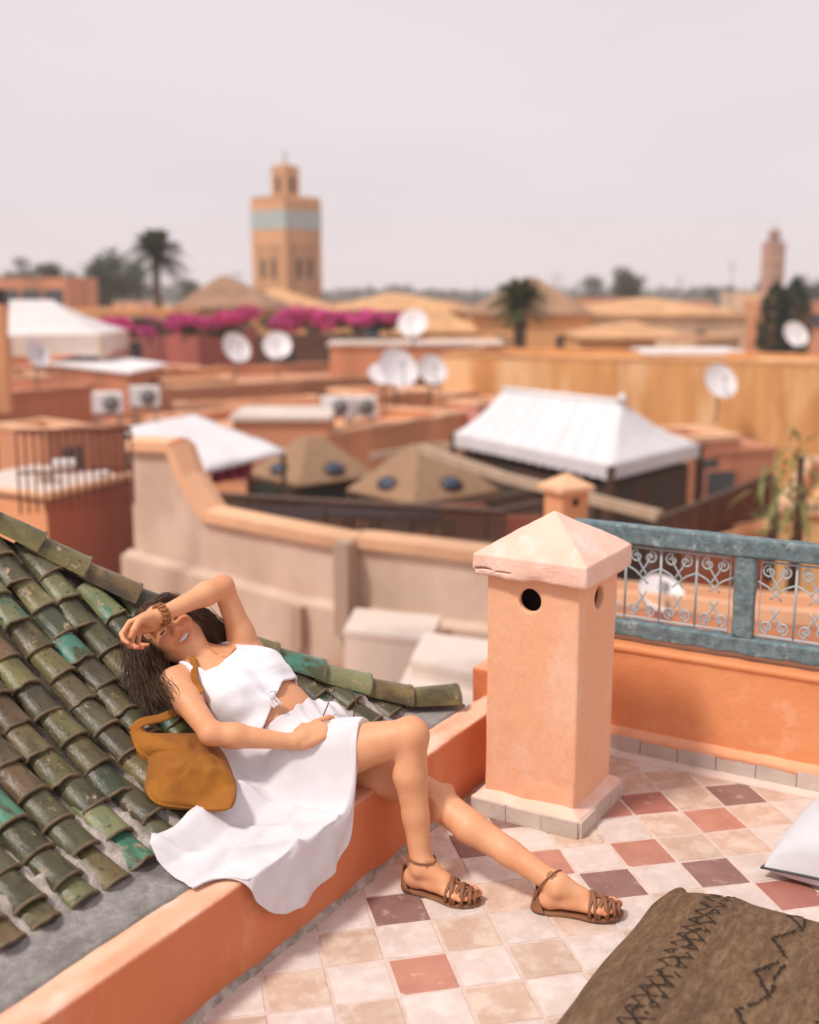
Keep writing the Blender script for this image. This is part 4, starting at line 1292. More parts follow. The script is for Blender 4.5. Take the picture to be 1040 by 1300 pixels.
def ribbon(pts, wd, up, name, m, par_):
    C_ = spline(pts, 26)
    rows_ = []
    for i in range(26):
        t = nrm(C_[min(i + 1, 25)] - C_[max(i - 1, 0)])
        s_ = nrm(np.cross(t, up[i * len(up) // 26] if isinstance(up, list) else up))
        rows_.append([C_[i] + s_ * k_ * wd for k_ in (-1, -.5, 0, .5, 1)])
    o_ = kid(MB().grid(np.array(rows_)).build(name, m), par_)
    o_.modifiers.new('thickness', 'SOLIDIFY').thickness = .003
    return o_
sg_ = nrm(nrmR + imU * .2)
ribbon([bag_pt(167, 928, .0), bag_pt(178, 923, .02), bag_pt(200, 921, .030), bag_pt(220, 915, .045), bag_pt(232, 908, .03), bag_pt(238, 914, .0)], .013, nrm(imU * .5 + imR * .2 + nrmR * .1 + tcam * .5), 'strap', M_suede, bag)
ribbon([bag_pt(168, 930, -.01), bag_pt(176, 930, .01), bag_pt(186, 934, .0)], .010, nrmR, 'strap', M_suede, bag)
shp = [hit(x_, y_) for x_, y_ in ((243, 834), (246, 842), (247, 852), (248, 862), (252, 872), (256, 880))]
shp = [q + tcam * .011 for q in shp if q is not None]
if len(shp) > 3: ribbon(shp, .0105, nrm(tcam + imU * .1), 'strap', M_suede, bag)

# --- sunglasses held by the fingertips
M_tort = mat('tortoiseshell', (.055, .020, .010), (.13, .045, .018), 60, .25, 0)
M_lens = mat('tinted_lens', (.045, .030, .022), (.05, .034, .026), 10, .1)
tip = rtips[0][0] + tcam * .004
sgp = fr('sunglasses', float(tip[0]), float(tip[1]), float(tip[2]), 'thin dark brown sunglasses held upright in her fingertips', 'sunglasses')
k_px = float(np.linalg.norm(tip - CEN)) / FPX
def sp_(x_, y_, dz=0.0): return CEN + rayEN(x_, y_) * (float(np.linalg.norm(tip - CEN)) + dz)
kid(MB().tube(spline([sp_(409, 915), sp_(412, 905, .01), sp_(417, 893, .02), sp_(423, 878, .03), sp_(426, 874, .035)], 16), .0021, 6).build('temple', M_tort), sgp)
kid(MB().tube(spline([sp_(447, 921, .05), sp_(449, 910, .055), sp_(452, 893, .06), sp_(449, 883, .065), sp_(443, 872, .07)], 16), .0021, 6).build('temple', M_tort), sgp)
for cx, cy, dz in ((416, 930, .01), (446, 926, .045)):
    rim = [sp_(cx + 12.5 * math.cos(t), cy + 13 * math.sin(t), dz + .012 * math.cos(t)) for t in np.linspace(0, 2 * math.pi, 28, endpoint=False)]
    r_o = kid(MB().tube(rim, .0022, 6, closed=True).build('rim', M_tort), sgp)
    c_ = np.mean(rim, 0)
    MB().add([c_] + rim, [(0, i + 1, (i + 1) % 28 + 1) for i in range(28)], True).build('lens', M_lens, r_o)
kid(MB().tube(spline([sp_(428, 924, .02), sp_(431, 920, .026), sp_(434, 922, .032)], 8), .0024, 6).build('bridge', M_tort), sgp)

# --- floor mattress and the brown woven rug drawn over it
M_rug = mat('brown_wool', (.165, .088, .042), (.112, .058, .027), 160, .95, .9, 420, c3=(.215, .130, .072), s3=60, r3=(.45, .65), attr='tint', stretch=(.35, 1, 1), detail=3, bdist=.004)
rug = fr('woven_rug', .5, -1.3, .0, 'brown woven wool rug with black diamond stitching over a floor mattress', 'rug')
ga, gb = np.linspace(-.55, 1.135, 420), np.linspace(-.757, -2.0, 300)
A_, B_ = np.meshgrid(ga, gb, indexing='ij')
sm = lambda x_: x_ * x_ * (3 - 2 * x_)
ed = np.clip((-.762 - B_) / .20, 0, 1); fe = np.clip((1.125 - A_) / .26, 0, 1)
hgt = .125 * np.sqrt(np.clip(1 - (1 - ed) ** 2.2, 0, 1)) * np.sqrt(np.clip(1 - (1 - fe) ** 2.4, 0, 1)) * (.8 + .2 * np.clip((1.2 - A_) / .8, 0, 1))
hgt = hgt * (1 + .0 * A_) + .010
hgt += vnoise(A_ * 5, B_ * 5, 0, 111) * .007 * ed * fe + vnoise(A_ * 13, B_ * 13, 0, 112) * .002 * fe
hgt += .012 * np.exp(-((B_ + .93 + .10 * (A_ - .4)) / .025) ** 2) * ed * .6
Bs = B_ + .055 * (1 - np.clip((A_ - .2) / .5, 0, 1)) * 0 - .05 * np.clip((A_ - .62) / .5, 0, 1) ** 1.5 * (1 - ed)
rollr = np.exp(-((B_ + .79) / .018) ** 2) * np.clip((A_ - .80) / .12, 0, 1)
hgt += rollr * .022
RUG_G = np.stack([A_, Bs, hgt], -1)[:, ::-1]
me = MB().grid(RUG_G).mesh('rug_cloth')
vb = np.array([q.co for q in me.vertices])
va, vb_ = vb[:, 0], vb[:, 1]
wob = vnoise(va * 30, vb_ * 30, 0, 113) * .003 + vnoise(va * 90, vb_ * 90, 0, 116) * .0012
tri = lambda x_, p_: np.abs(((x_ / p_) % 1) * 2 - 1)            # 0..1 triangle wave
dark = np.zeros(len(va), bool)
brk = vnoise(va * 60, vb_ * 60, 0, 114) > -.55                  # worn stitches
def lattice(bc, hw, p_):
    u = (vb_ - bc + wob) / hw
    z1, z2 = tri(va + wob, p_) * 2 - 1, tri(va + wob + p_ / 2, p_) * 2 - 1
    ln = (np.abs(u - z1) < .17) | (np.abs(u - z2) < .17) | (np.abs(u - z1 * .45) < .12)
    return ln & (np.abs(u) < 1.12)
def zigzag(bc, hw, p_):
    u = (vb_ - bc + wob) / hw
    z1 = tri(va + wob, p_) * 2 - 1
    st_ = np.round(z1 * 4) / 4
    return (np.abs(u - st_) < .22) | ((np.abs(u - z1 * .3 + .9) < .16) & (tri(va, p_ * 2) > .6))
dark |= lattice(-.960, .033, .095) | zigzag(-1.165, .026, .17) | lattice(-1.335, .037, .10)
dark &= brk & (va < 1.06)
tr = np.ones((len(va), 3)) * (1 + .16 * vnoise(va * 4, vb_ * 55, 0, 115) + .12 * vnoise(va * 9, vb_ * 160, 0, 117))[:, None]
tr[dark] = (.13, .12, .12)
tr[va > 1.118] = (2.1, 2.3, 2.6)
rl = (np.abs(vb_ + .772) < .025) & (va > .86)
tr[rl] *= (1.35, 1.25, 1.0)
color_attr(me, 'tint', tr)
for i_ in np.nonzero(dark)[0]: me.vertices[int(i_)].co.z += .0035
rc = kid(link('rug_cloth', me, None, M_rug), rug)
rc.modifiers.new('thickness', 'SOLIDIFY').thickness = .006
mt = fr('floor_mattress', .4, -1.4, 0, 'low floor mattress hidden under the brown woven rug', 'mattress')
kid(MB().box(-.5, .98, -1.95, -.95, .004, .085, .03).build('mattress_body', mat('mattress_cloth', (.5, .44, .38), (.42, .36, .3), 8, .9)), mt)

M_cush = mat('silver_grey_cloth', (.66, .645, .665), (.60, .585, .605), 6, .7, .25, 240, sheen=.3)
M_piping = mat('charcoal_piping', (.05, .047, .05), (.08, .075, .078), 20, .7)
cw = onz(975, 1098, .045)
cdir = Vector((1, .13, 0)).normalized()
cu = empty('cushion', (0, 0, 0), 0, 'pale grey square cushion with dark piping lying on the terrace tiles', 'cushion')
side_ = .40
C0 = Vector(cw) + cdir * (side_ * .66)
cu.location = (C0.x, C0.y, 0)
un = np.linspace(-1, 1, 41)
e1 = (cdir + Vector((-cdir.y, cdir.x, 0))).normalized(); e2 = (cdir - Vector((-cdir.y, cdir.x, 0))).normalized()
for sg, nm in ((1, 'cover_top'), (-1, 'cover_bottom')):
    g = []
    for u in un:
        row = []
        for v in un:
            pin = 1 - .10 * (1 - abs(u) ** 2) * abs(v) ** 4 - .10 * (1 - abs(v) ** 2) * abs(u) ** 4
            h = ((1 - abs(u) ** 2.4) * (1 - abs(v) ** 2.4)) ** .40
            h = h * (.150 if sg > 0 else .054) + .004 * float(vnoise(u * 3 + 5, v * 3, 0, 121)) * (1 - max(abs(u), abs(v)) ** 4)
            p = (e1 * u + e2 * v) * side_ / 2 * pin
            row.append((p.x, p.y, .058 + sg * h + .010 * (u + v)))
        g.append(row)
    g = np.array(g)
    if sg < 0: g = g[:, ::-1]
    MB().grid(g).build(nm, M_cush, cu)
pp = []
for k_ in range(4):
    for t in np.linspace(-1, 1, 14)[:-1]:
        u, v = ((t, -1), (1, t), (-t, 1), (-1, -t))[k_]
        pin = 1 - .10 * (1 - abs(t) ** 2)
        p = (e1 * u + e2 * v) * side_ / 2 * pin
        pp.append((p.x, p.y, .058 + .010 * (u + v)))
MB().tube(pp, .0045, 8, closed=True).build('piping', M_piping, cu)
# ================================================================== the rooftops beyond
GZ = -9.0
ground = MB().add([(-1600, -200, GZ), (1600, -200, GZ), (1600, 1500, GZ), (-1600, 1500, GZ)], [(0, 1, 2, 3)]).build('ground', mat('dusty_ground', (.34, .22, .15), (.42, .28, .19), .05, .95, c3=(.24, .17, .12), s3=.02))
tag(ground, kind='structure')
def plaster(name, c, d=.16, sc=.5, dirt=None):
    c = np.array(c)
    return mat(name, tuple(c), tuple(c * (1 - d)), sc, .85, .3, 6, c3=tuple(np.array(dirt) if dirt is not None else c * .62), s3=sc * .9, r3=(.49, .72), detail=9, stretch=(1, 1, .14), coord='Object')
P_terra = plaster('terracotta_plaster', (.66, .29, .155))
P_rust = plaster('rust_plaster', (.56, .225, .125))
P_orange = plaster('orange_plaster', (.74, .34, .165))
P_ochre = plaster('ochre_plaster', (.78, .43, .19), dirt=(.62, .30, .11))
P_pink = plaster('pink_plaster', (.74, .33, .26))
P_sand = plaster('sand_plaster', (.76, .50, .31))
P_beige = mat('weathered_beige_plaster', (.66, .50, .395), (.55, .40, .305), 1.6, .9, .6, 9, c3=(.46, .325, .24), s3=.9, r3=(.48, .7), detail=10, stretch=(1, 1, .7))
P_cop = plaster('peach_coping', (.80, .46, .27))
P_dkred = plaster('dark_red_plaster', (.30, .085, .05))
P_pale = plaster('pale_render', (.70, .58, .50))
M_white = mat('white_paint', (.80, .76, .75), (.74, .70, .69), 2, .6)
M_whitecloth = mat('white_canvas', (.82, .78, .79), (.76, .72, .73), 1.5, .85, transl=.15)
M_dark = mat('dark_recess', (.03, .02, .016), (.05, .033, .026), 3, .9)
M_darkwood = mat('dark_wood', (.075, .038, .024), (.11, .055, .034), 6, .7, stretch=(1, 6, 1))
M_wood = mat('pale_timber', (.52, .36, .25), (.44, .30, .20), 6, .8)
M_glass = mat('window_glass', (.05, .06, .07), (.07, .08, .09), 3, .15)
M_steel = mat('grey_steel', (.35, .34, .34), (.28, .27, .27), 5, .5, metal=.6)

def footprint(p0, p1, depth):
    p0, p1 = np.array(p0)[:2], np.array(p1)[:2]
    d = p1 - p0; n_ = np.array([-d[1], d[0]]) / np.linalg.norm(d)
    if n_[1] < 0: n_ = -n_
    return [tuple(p0), tuple(p1), tuple(p1 + n_ * depth), tuple(p0 + n_ * depth)]
def shrink(poly, s_):
    c = np.mean(poly, 0)
    return [tuple(c + (np.array(q) - c) * (1 - s_ / max(np.linalg.norm(np.array(q) - c), .1))) for q in poly]
def house(label, p0, p1, depth, m, cop=None, name='house', group=None, parapet=.35, wins=(), cat='house', pix_z=None, low=GZ, cm=None, coph=.12):
    """flat-roofed house: p0, p1 front top corners (world), depth away from the viewer"""
    z = p0[2]
    poly = footprint(p0, p1, depth)
    c = np.mean(poly, 0)
    E_ = empty(name, (c[0], c[1], low), 0, label, cat, group)
    loc = lambda pl: [(x_ - c[0], y_ - c[1]) for x_, y_ in pl]
    pl = loc(poly); inn = loc(shrink(poly, .32))
    H_ = z - low
    MB().prism(pl, 0, H_ - parapet).build('wall', m, E_)
    mb = MB(); n_ = 4                                            # parapet ring
    vs = [(x_, y_, H_ - parapet) for x_, y_ in pl] + [(x_, y_, H_ - coph) for x_, y_ in pl] + [(x_, y_, H_ - coph) for x_, y_ in inn] + [(x_, y_, H_ - parapet + .01) for x_, y_ in inn]
    mb.add(vs, [(l * 4 + i, l * 4 + (i + 1) % 4, l * 4 + 4 + (i + 1) % 4, l * 4 + 4 + i) for l in range(3) for i in range(4)])
    mb.build('parapet', m, E_)
    o_, i_ = loc(shrink(poly, -.07)), loc(shrink(poly, .39))
    mb = MB()
    per = np.linalg.norm(np.diff(np.array(o_ + o_[:1]), axis=0), axis=1)
    O2, I2 = [], []                                              # uneven, hand-laid coping
    for i in range(4):
        k2 = max(1, min(40, int(per[i] / .55)))
        for j in range(k2):
            f = j / k2
            O2.append(np.array(o_[i]) * (1 - f) + np.array(o_[(i + 1) % 4]) * f); I2.append(np.array(i_[i]) * (1 - f) + np.array(i_[(i + 1) % 4]) * f)
    NP = len(O2); jz = lambda q: .045 * mnoise.noise((q[0] * 1.3 + c[0], q[1] * 1.3 + c[1], 1.0)) + .03 * mnoise.noise((q[0] * 4 + c[0], q[1] * 4, 7.0))
    vs = [(q[0], q[1], H_ - coph + jz(q) * .6) for q in O2] + [(q[0], q[1], H_ + jz(q)) for q in O2] + [(q[0], q[1], H_ + jz(q)) for q in I2] + [(q[0], q[1], H_ - coph) for q in I2]
    mb.add(vs, [(l * NP + i, l * NP + (i + 1) % NP, (l * NP + NP) % (4 * NP) + (i + 1) % NP, (l * NP + NP) % (4 * NP) + i) for l in range(4) for i in range(NP)])
    mb.build('coping', cm or cop or m, E_)
    p0_, p1_ = np.array(pl[0]), np.array(pl[1])
    u = (p1_ - p0_) / np.linalg.norm(p1_ - p0_); nn = np.array([u[1], -u[0]])
    for (f0, z0, w_, h_, mm) in wins:                            # openings in the front wall
        q = p0_ + (p1_ - p0_) * f0
        M_ = Matrix(((u[0], nn[0], 0, q[0]), (u[1], nn[1], 0, q[1]), (0, 0, 1, H_ + z0), (0, 0, 0, 1)))
        wo = MB().box(-w_ / 2 - .08, w_ / 2 + .08, -.02, .05, -.08, h_ + .08, M=M_).build('window', m if mm is None else mm, E_)
        MB().box(-w_ / 2, w_ / 2, .03, .058, 0, h_, M=M_).build('pane', M_glass, wo)
    return E_
def obox(E_, name, m, c, u, sx, sy, z0, z1, bev=0.0):
    """box centred on c (x, y) with its x axis along u, in E_'s coordinates"""
    u = np.array(u) / np.linalg.norm(u)
    M_ = Matrix(((u[0], -u[1], 0, c[0]), (u[1], u[0], 0, c[1]), (0, 0, 1, 0), (0, 0, 0, 1)))
    return MB().box(-sx / 2, sx / 2, -sy / 2, sy / 2, z0, z1, bev, M_).build(name, m, E_)

# --- the house under this terrace
o2 = [W(-6, -4.5, 0), W(2.25, -4.5, 0), W(2.25, .3, 0), W(.8, 1.6, 0), W(-6, 1.6, 0)]
E_ = empty('own_house', (W(-1, -1, GZ)), 0, 'salmon house whose roof terrace this is', 'house')
c = W(-1, -1, GZ)
MB().prism([(q[0] - c[0], q[1] - c[1]) for q in o2], 0, -GZ - .31).build('wall', P_orange, E_)

# --- stepped beige wall of the next terrace
Yw = lambda x_: 13.2 - (x_ - 165) * .0042
topl = [(165, 566), (218, 568), (232, 606), (262, 655), (330, 669), (440, 690), (456, 688), (540, 698), (680, 716)]
TP = [at(x_, y_, Yw(x_)) for x_, y_ in topl]
wn = nrm(np.array([TP[-1][1] - TP[3][1], -(TP[-1][0] - TP[3][0]), 0]))
wn = -wn if wn[1] < 0 else wn
E_ = empty('garden_wall', (TP[3][0], TP[3][1], -3.4), 0, 'weathered beige wall with a stepped peach coping below the restaurant', 'wall')
E_['kind'] = 'thing'
o_ = np.array(E_.location)
mb = MB()
n_ = len(TP)
fr_ = [q - o_ for q in TP]; bk_ = [q + wn * .28 - o_ for q in TP]
vs = fr_ + [np.array([q[0], q[1], 0]) for q in fr_] + bk_ + [np.array([q[0], q[1], 0]) for q in bk_]
for i in range(n_ - 1):
    mb.add([vs[i], vs[i + 1], vs[n_ + i + 1], vs[n_ + i], vs[2 * n_ + i], vs[2 * n_ + i + 1], vs[3 * n_ + i + 1], vs[3 * n_ + i]], [(3, 2, 1, 0), (4, 5, 6, 7)] + ([(3, 0, 4, 7)] if i == 0 else []))
mb.build('wall_body', P_beige, E_)
mb = MB()
for i in range(n_ - 1):
    a_, b_ = fr_[i], fr_[i + 1]
    t = nrm(b_ - a_); up_ = nrm(np.array([0, 0, 1]) - t * t[2])
    vs = []
    for p in (a_, b_):
        for (dn, du) in ((-.07, -.05), (-.07, .06), (.16, .10), (.35, .06), (.35, -.05)):
            vs.append(p + wn * dn + up_ * du)
    mb.add(vs, [(k_, (k_ + 1) % 5, 5 + (k_ + 1) % 5, 5 + k_) for k_ in range(5)] + [(4, 3, 2, 1, 0), (5, 6, 7, 8, 9)])
mb.build('coping', P_cop, E_)
for pts_, h_, nm in (([(165, 702), (270, 730), (392, 764)], .10, 'ledge'), ([(392, 762), (440, 772), (560, 790), (680, 805)], .10, 'ledge')):
    mb = MB()
    for (x0, y0), (x1, y1) in zip(pts_[:-1], pts_[1:]):
        a_, b_ = at(x0, y0, Yw(x0)) - o_, at(x1, y1, Yw(x1)) - o_
        vs = [p + wn * dn + np.array([0, 0, dz]) for p in (a_, b_) for dn, dz in ((-.16, -1.8), (-.16, 0), (.01, .05), (.01, -1.8))]
        mb.add(vs, [(k_, (k_ + 1) % 4, 4 + (k_ + 1) % 4, 4 + k_) for k_ in range(4)] + [(3, 2, 1, 0), (4, 5, 6, 7)])
    mb.build(nm, P_beige, E_)
for x0, y0, y1, wd in ((448, 684, 800, .17), (392, 764, 815, .12)):
    a_ = at(x0, y0, Yw(x0)) - o_; b_ = at(x0, y1, Yw(x0)) - o_
    obox(E_, 'pilaster', plaster('pilaster_plaster', (.52, .37, .28)), (a_ - wn * .12)[:2], (wn[1], -wn[0]), wd, .3, b_[2], a_[2])

# --- lower yard between the terraces: dusty roof, rubble and pale slabs
zl = -2.35
yd = [onz(140, 830, zl), onz(720, 900, zl), onz(800, 760, zl), onz(140, 700, zl)]
yd = [(-6, 5.2), (4.5, 5.2), (5.5, 13.0), (-7, 13.4)]
low_roof = MB().prism(yd, GZ, zl).build('lower_yard', plaster('dusty_red_screed', (.50, .26, .17), .25, 1.2, (.62, .42, .32)))
tag(low_roof, kind='structure')
rr = random.Random(3)
M_rub = mat('rubble', (.50, .28, .19), (.62, .43, .33), 2, .95, .6, 8, rand=.2)
mb = MB()
for k_ in range(170):
    g_ = onz(rr.uniform(290, 450), rr.uniform(788, 855), zl + .05); s_ = rr.uniform(.03, .17)
    bm = bmesh.new(); bmesh.ops.create_icosphere(bm, subdivisions=1, radius=1)
    vs = [(g_[0] + q.co.x * s_ * rr.uniform(.7, 1.2), g_[1] + q.co.y * s_ * rr.uniform(.7, 1.2), zl + s_ * .3 + q.co.z * s_ * rr.uniform(.5, .8)) for q in bm.verts]
    mb.add(vs, [tuple(v.index for v in f.verts) for f in bm.faces]); bm.free()
tag(mb.build('rubble', M_rub), 'broken plaster lying in the dusty yard below the beige wall', 'rubble', kind='stuff')
def slab_thing(label, pxs, z, low, m):
    poly = [onz(x_, y_, z) for x_, y_ in pxs]
    c = np.mean(poly, 0)
    E_ = empty('concrete_block', (c[0], c[1], low), 0, label, 'block', None)
    pl = [(q[0] - c[0], q[1] - c[1]) for q in poly]
    MB().prism(pl, 0, z - low - .06).build('body', m, E_)
    MB().prism([tuple(np.array(q) * 1.02) for q in pl], z - low - .06, z - low).build('top_slab', P_pale, E_)
slab_thing('pale flat topped concrete block beneath the pilaster of the beige wall', [(437, 800), (545, 812), (560, 782), (452, 772)], -1.55, zl, P_pale)
slab_thing('low pale concrete step beside the salmon chimney', [(522, 838), (640, 862), (660, 818), (540, 803)], -1.35, zl, P_pale)
slab_thing('dusty concrete step set under the hip of the tiled roof', [(500, 885), (640, 905), (655, 862), (520, 846)], -1.5, zl, P_sand)
weed = empty('weed', onz(316, 800, zl), 0, 'small green weed sprouting by the foot of the beige wall', 'plant')
M_leaf = mat('leaf_green', (.075, .12, .03), (.11, .16, .045), 3, .6, rand=.2)
mb = MB()
for k_ in range(60):
    a_ = rr.uniform(0, 6.28); h_ = rr.uniform(.3, 1.0); r_ = rr.uniform(.02, .22)
    p = np.array([r_ * math.cos(a_), r_ * math.sin(a_), h_])
    mb.add([p, p + [.05, .02, .06], p + [.0, .0, .14], p + [-.05, -.02, .06]], [(0, 1, 2, 3)])
mb.build('foliage', M_leaf, weed)
MB().tube([(0, 0, 0), (.02, 0, .5), (0, .02, .9)], [.015, .01, .005], 5).build('stem', M_leaf, weed)

# --- left: small orange and dark red outbuilding with things on its roof
z0 = -.62
c0, l0, r0 = onz(58, 630, z0), onz(-70, 612, z0), onz(166, 604, z0)
E_ = empty('outbuilding', (c0[0], c0[1], zl - 1), 0, 'outbuilding with an orange front and dark red side behind the tiled roof', 'house')
bk = r0 + (l0 - c0)
pl = [(q[0] - c0[0], q[1] - c0[1]) for q in (l0, c0, r0, bk)]
H_ = z0 - (zl - 1)
mb = MB().add([(pl[0][0], pl[0][1], 0), (pl[1][0], pl[1][1], 0), (pl[1][0], pl[1][1], H_), (pl[0][0], pl[0][1], H_)], [(0, 1, 2, 3)]); mb.build('front_wall', P_orange, E_)
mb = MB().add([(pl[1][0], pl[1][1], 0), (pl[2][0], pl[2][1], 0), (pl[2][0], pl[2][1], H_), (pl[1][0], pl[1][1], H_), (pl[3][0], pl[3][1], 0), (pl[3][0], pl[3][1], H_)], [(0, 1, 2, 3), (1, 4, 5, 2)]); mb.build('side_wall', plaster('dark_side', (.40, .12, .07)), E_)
MB().prism(pl, H_ - .1, H_).build('roof', P_pale, E_)
mb = MB(); pq = [np.array([*q, H_]) for q in pl]
for a_, b_ in ((pq[0], pq[1]), (pq[1], pq[2])):
    mb.tube([a_, b_], .05, 6, smooth=False)
mb.build('coping', P_cop, E_)
def bowl(label, x_, y_, z, r_, m, nm='plastic_tub', cat='tub'):
    p = onz(x_, y_, z)
    E_ = empty(nm, (p[0], p[1], z), 0, label, cat)
    MB().lathe([(r_ * .7, 0), (r_ * .95, r_ * .9), (r_, r_ * 1.0), (r_ * .9, r_ * .98), (r_ * .62, r_ * .08)], 16).build('tub', m, E_)
    MB().lathe([(r_ * 1.03, r_ * .95), (r_ * 1.05, r_ * 1.04), (r_ * .93, r_ * 1.04)], 16).build('rim', m, E_)
bowl('white plastic tub on the outbuilding roof by its rusty rail', 82, 600, z0, .15, M_white)
bowl('small white bowl on the corner of the outbuilding roof', 132, 608, z0, .09, M_white)
bowl('shallow pale basin near the front of the outbuilding roof', 60, 612, z0, .12, P_pale)
M_rustbar = mat('rusty_bar', (.22, .07, .045), (.16, .05, .035), 5, .8)
rr0, rr1 = at(20, 600, 11.8), at(166, 596, 12.4)
E_ = empty('balustrade', (rr0[0], rr0[1], z0), 0, 'rusty red bar balustrade along the back of the outbuilding roof', 'railing')
tops = [at(20, 548, 11.8), at(166, 545, 12.4)]
mb = MB(); t0_, t1_ = tops[0] - np.array(E_.location), tops[1] - np.array(E_.location)
mb.tube([t0_, t1_], .022, 6).build('handrail', M_rustbar, E_)
MB().tube([t0_ * [1, 1, .5], t1_ * [1, 1, .5]], .015, 6).build('mid_rail', M_rustbar, E_)
for k_ in range(15):
    q = t0_ + (t1_ - t0_) * k_ / 14
    MB().tube([(q[0], q[1], 0), q], .014, 5).build('bar', M_rustbar, E_)

# --- terracotta houses on the left
house('rust red house with a cracked top edge left of the air conditioners', onz(-60, 503, -1.2), onz(118, 489, -1.2), 9, P_rust, name='house', wins=((.3, -2.6, .8, 1.2, None), (.75, -2.4, .7, 1.1, None)))
house('terracotta house with a ledge carrying two air conditioners', onz(112, 545, -2.2), onz(250, 528, -2.2), 4, P_terra, parapet=.25)
house('long terracotta house running behind the white satellite dishes', onz(112, 497, -1.6), onz(600, 470, -1.6), 8, P_terra, cop=P_cop, wins=((.42, -1.9, .7, 1.0, None), (.8, -2.0, .8, 1.1, None)))
house('low orange roof with a peach rim behind the white canopy', onz(278, 541, -2.4), onz(420, 546, -2.4), 6, P_orange, cop=P_cop)
eh = house('orange house with a dark slot window above the pagodas', onz(405, 551, -2.2), onz(592, 522, -2.2), 7, P_orange, cop=P_cop)
pw = onz(425, 547, -2.35)
E_ = eh
q = np.array(pw) - np.array(E_.location)
obox(E_, 'slot_window', M_dark, (q[0], q[1] - .02), (1, .2), .75, .2, -2.95 - GZ, -2.55 - GZ)
house('pink topped stair tower beside the large white tent', onz(575, 500, -1.9), onz(607, 494, -1.9), 2.5, P_orange, cop=P_cop, name='stair_tower', cat='tower')
def ac_unit(x_, y_, Y, label, z_on):
    p = at(x_, y_, Y)
    E_ = empty('air_conditioner', (p[0], p[1], z_on), .12, label, 'air conditioner', 'air conditioners on the roofs')
    h_ = max(p[2] - z_on, .3)
    MB().box(-.42, .42, -.16, .16, h_ - .3, h_ + .3, .03).build('casing', M_white, E_)
    MB().lathe([(.23, 0), (.23, .02), (.05, .03)], 20, Matrix.Translation((.10, -.16, h_)) @ Matrix.Rotation(math.pi / 2, 4, 'X')).build('fan_grille', mat('grey_grille', (.16, .15, .15), (.22, .21, .2), 5, .6), E_)
    for s_ in (-.3, .3): MB().box(s_ - .03, s_ + .03, -.15, .15, 0, h_ - .3).build('foot', M_steel, E_)
ac_unit(137, 511, 33, 'white air conditioner on the terracotta ledge, next to the rust red house', -2.2)
ac_unit(184, 503, 33.6, 'white air conditioner on the terracotta ledge, the farther of the pair', -2.2)
ac_unit(427, 516, 33, 'white air conditioner on the orange roof above the slot window', -2.2)
ac_unit(460, 516, 33.4, 'white air conditioner on the orange roof nearer the stair tower', -2.2)

# --- smaller walls, huts and roof junk among them
for lb, a_, b_, z, dp_, m_ in (
    ('small terracotta stair hut behind the farther air conditioner', (214, 468), (262, 466), -1.2, 2.2, P_orange),
    ('low peach parapet in front of the long terracotta house', (228, 512), (405, 503), -2.0, .5, P_cop),
    ('short rust wall end beside the bar balustrade', (58, 545), (118, 538), -1.7, 2.0, P_terra),
    ('square orange hut below the two white dishes', (468, 500), (560, 494), -1.8, 2.5, P_orange),
    ('narrow pink wall beside the stair tower', (607, 512), (660, 508), -1.9, 1.5, P_pink),
    ('low terracotta hut to the right of the tent ridge', (868, 556), (940, 552), -1.6, 2.0, P_terra),
    ('tiny ochre hut left of the cypress', (882, 428), (938, 427), -.4, 3.0, P_sand),
    ('orange parapet below the flat white roof sheet', (205, 482), (300, 478), -1.4, 1.0, P_cop),
    ('rust coloured low roof at the foot of the far left chimney stack', (-20, 480), (66, 476), -1.3, 2.5, P_rust),
    ('sand coloured hut beside the bushy palm', (605, 432), (650, 430), -.5, 3.0, P_sand)):
    house(lb, onz(*a_, z), onz(*b_, z), dp_, m_, cop=P_cop, parapet=.2, wins=(((.5, -1.3, .6, .8, None),) if dp_ > 1.8 else ()))
# --- satellite dishes
M_dish = mat('dish_white', (.80, .75, .75), (.74, .69, .69), 2, .5)
def dish(x_, y_, Y, r_px, az, el, label, m=None, pole=1.0, sq=1.0):
    p = at(x_, y_, Y); r_ = r_px * Y / FPX
    E_ = empty('satellite_dish', (p[0], p[1], p[2] - pole), 0, label, 'satellite dish', 'satellite dishes on the roofs')
    aim = Vector((math.sin(az) * math.cos(el), -math.cos(az) * math.cos(el), math.sin(el)))
    q = aim.to_track_quat('Z', 'Y').to_matrix().to_4x4()
    M_ = Matrix.Translation((0, 0, pole)) @ q
    prof = [(r_ * t, .26 * r_ * t * t) for t in np.linspace(.02, 1, 10)] + [(r_ * 1.015, .27 * r_), (r_ * 1.0, .25 * r_)] + [(r_ * t, .26 * r_ * t * t - .025) for t in np.linspace(.97, .02, 8)]
    MB().lathe(prof, 28, M_).build('reflector', m or M_dish, E_)
    f = M_ @ Vector((0, 0, .75 * r_)); b0 = M_ @ Vector((0, -r_ * .95, .25 * r_))
    MB().tube([b0, f], .02, 5).build('feed_arm', M_steel, E_)
    MB().tube([f, M_ @ Vector((0, 0, .58 * r_))], .05, 8).build('receiver', M_steel, E_)
    MB().tube([(0, 0, 0), (0, 0, pole - .1), M_ @ Vector((0, 0, -.02))], .035, 6).build('mast', M_steel, E_)
    return E_
dish(298, 443, 37, 20, .75, .45, 'white satellite dish at the foot of the pink house, turned edge on')
dish(352, 440, 37, 18, .1, .45, 'white round satellite dish facing forward below the bougainvillea')
dish(45, 450, 30, 18, 1.05, .4, 'narrow white satellite dish beside the terracotta chimney stack')
dish(471, 418, 50, 12, .5, .5, 'small blue tinted satellite dish in front of the bougainvillea', mat('blue_dish', (.33, .52, .68), (.30, .47, .62), 2, .5))
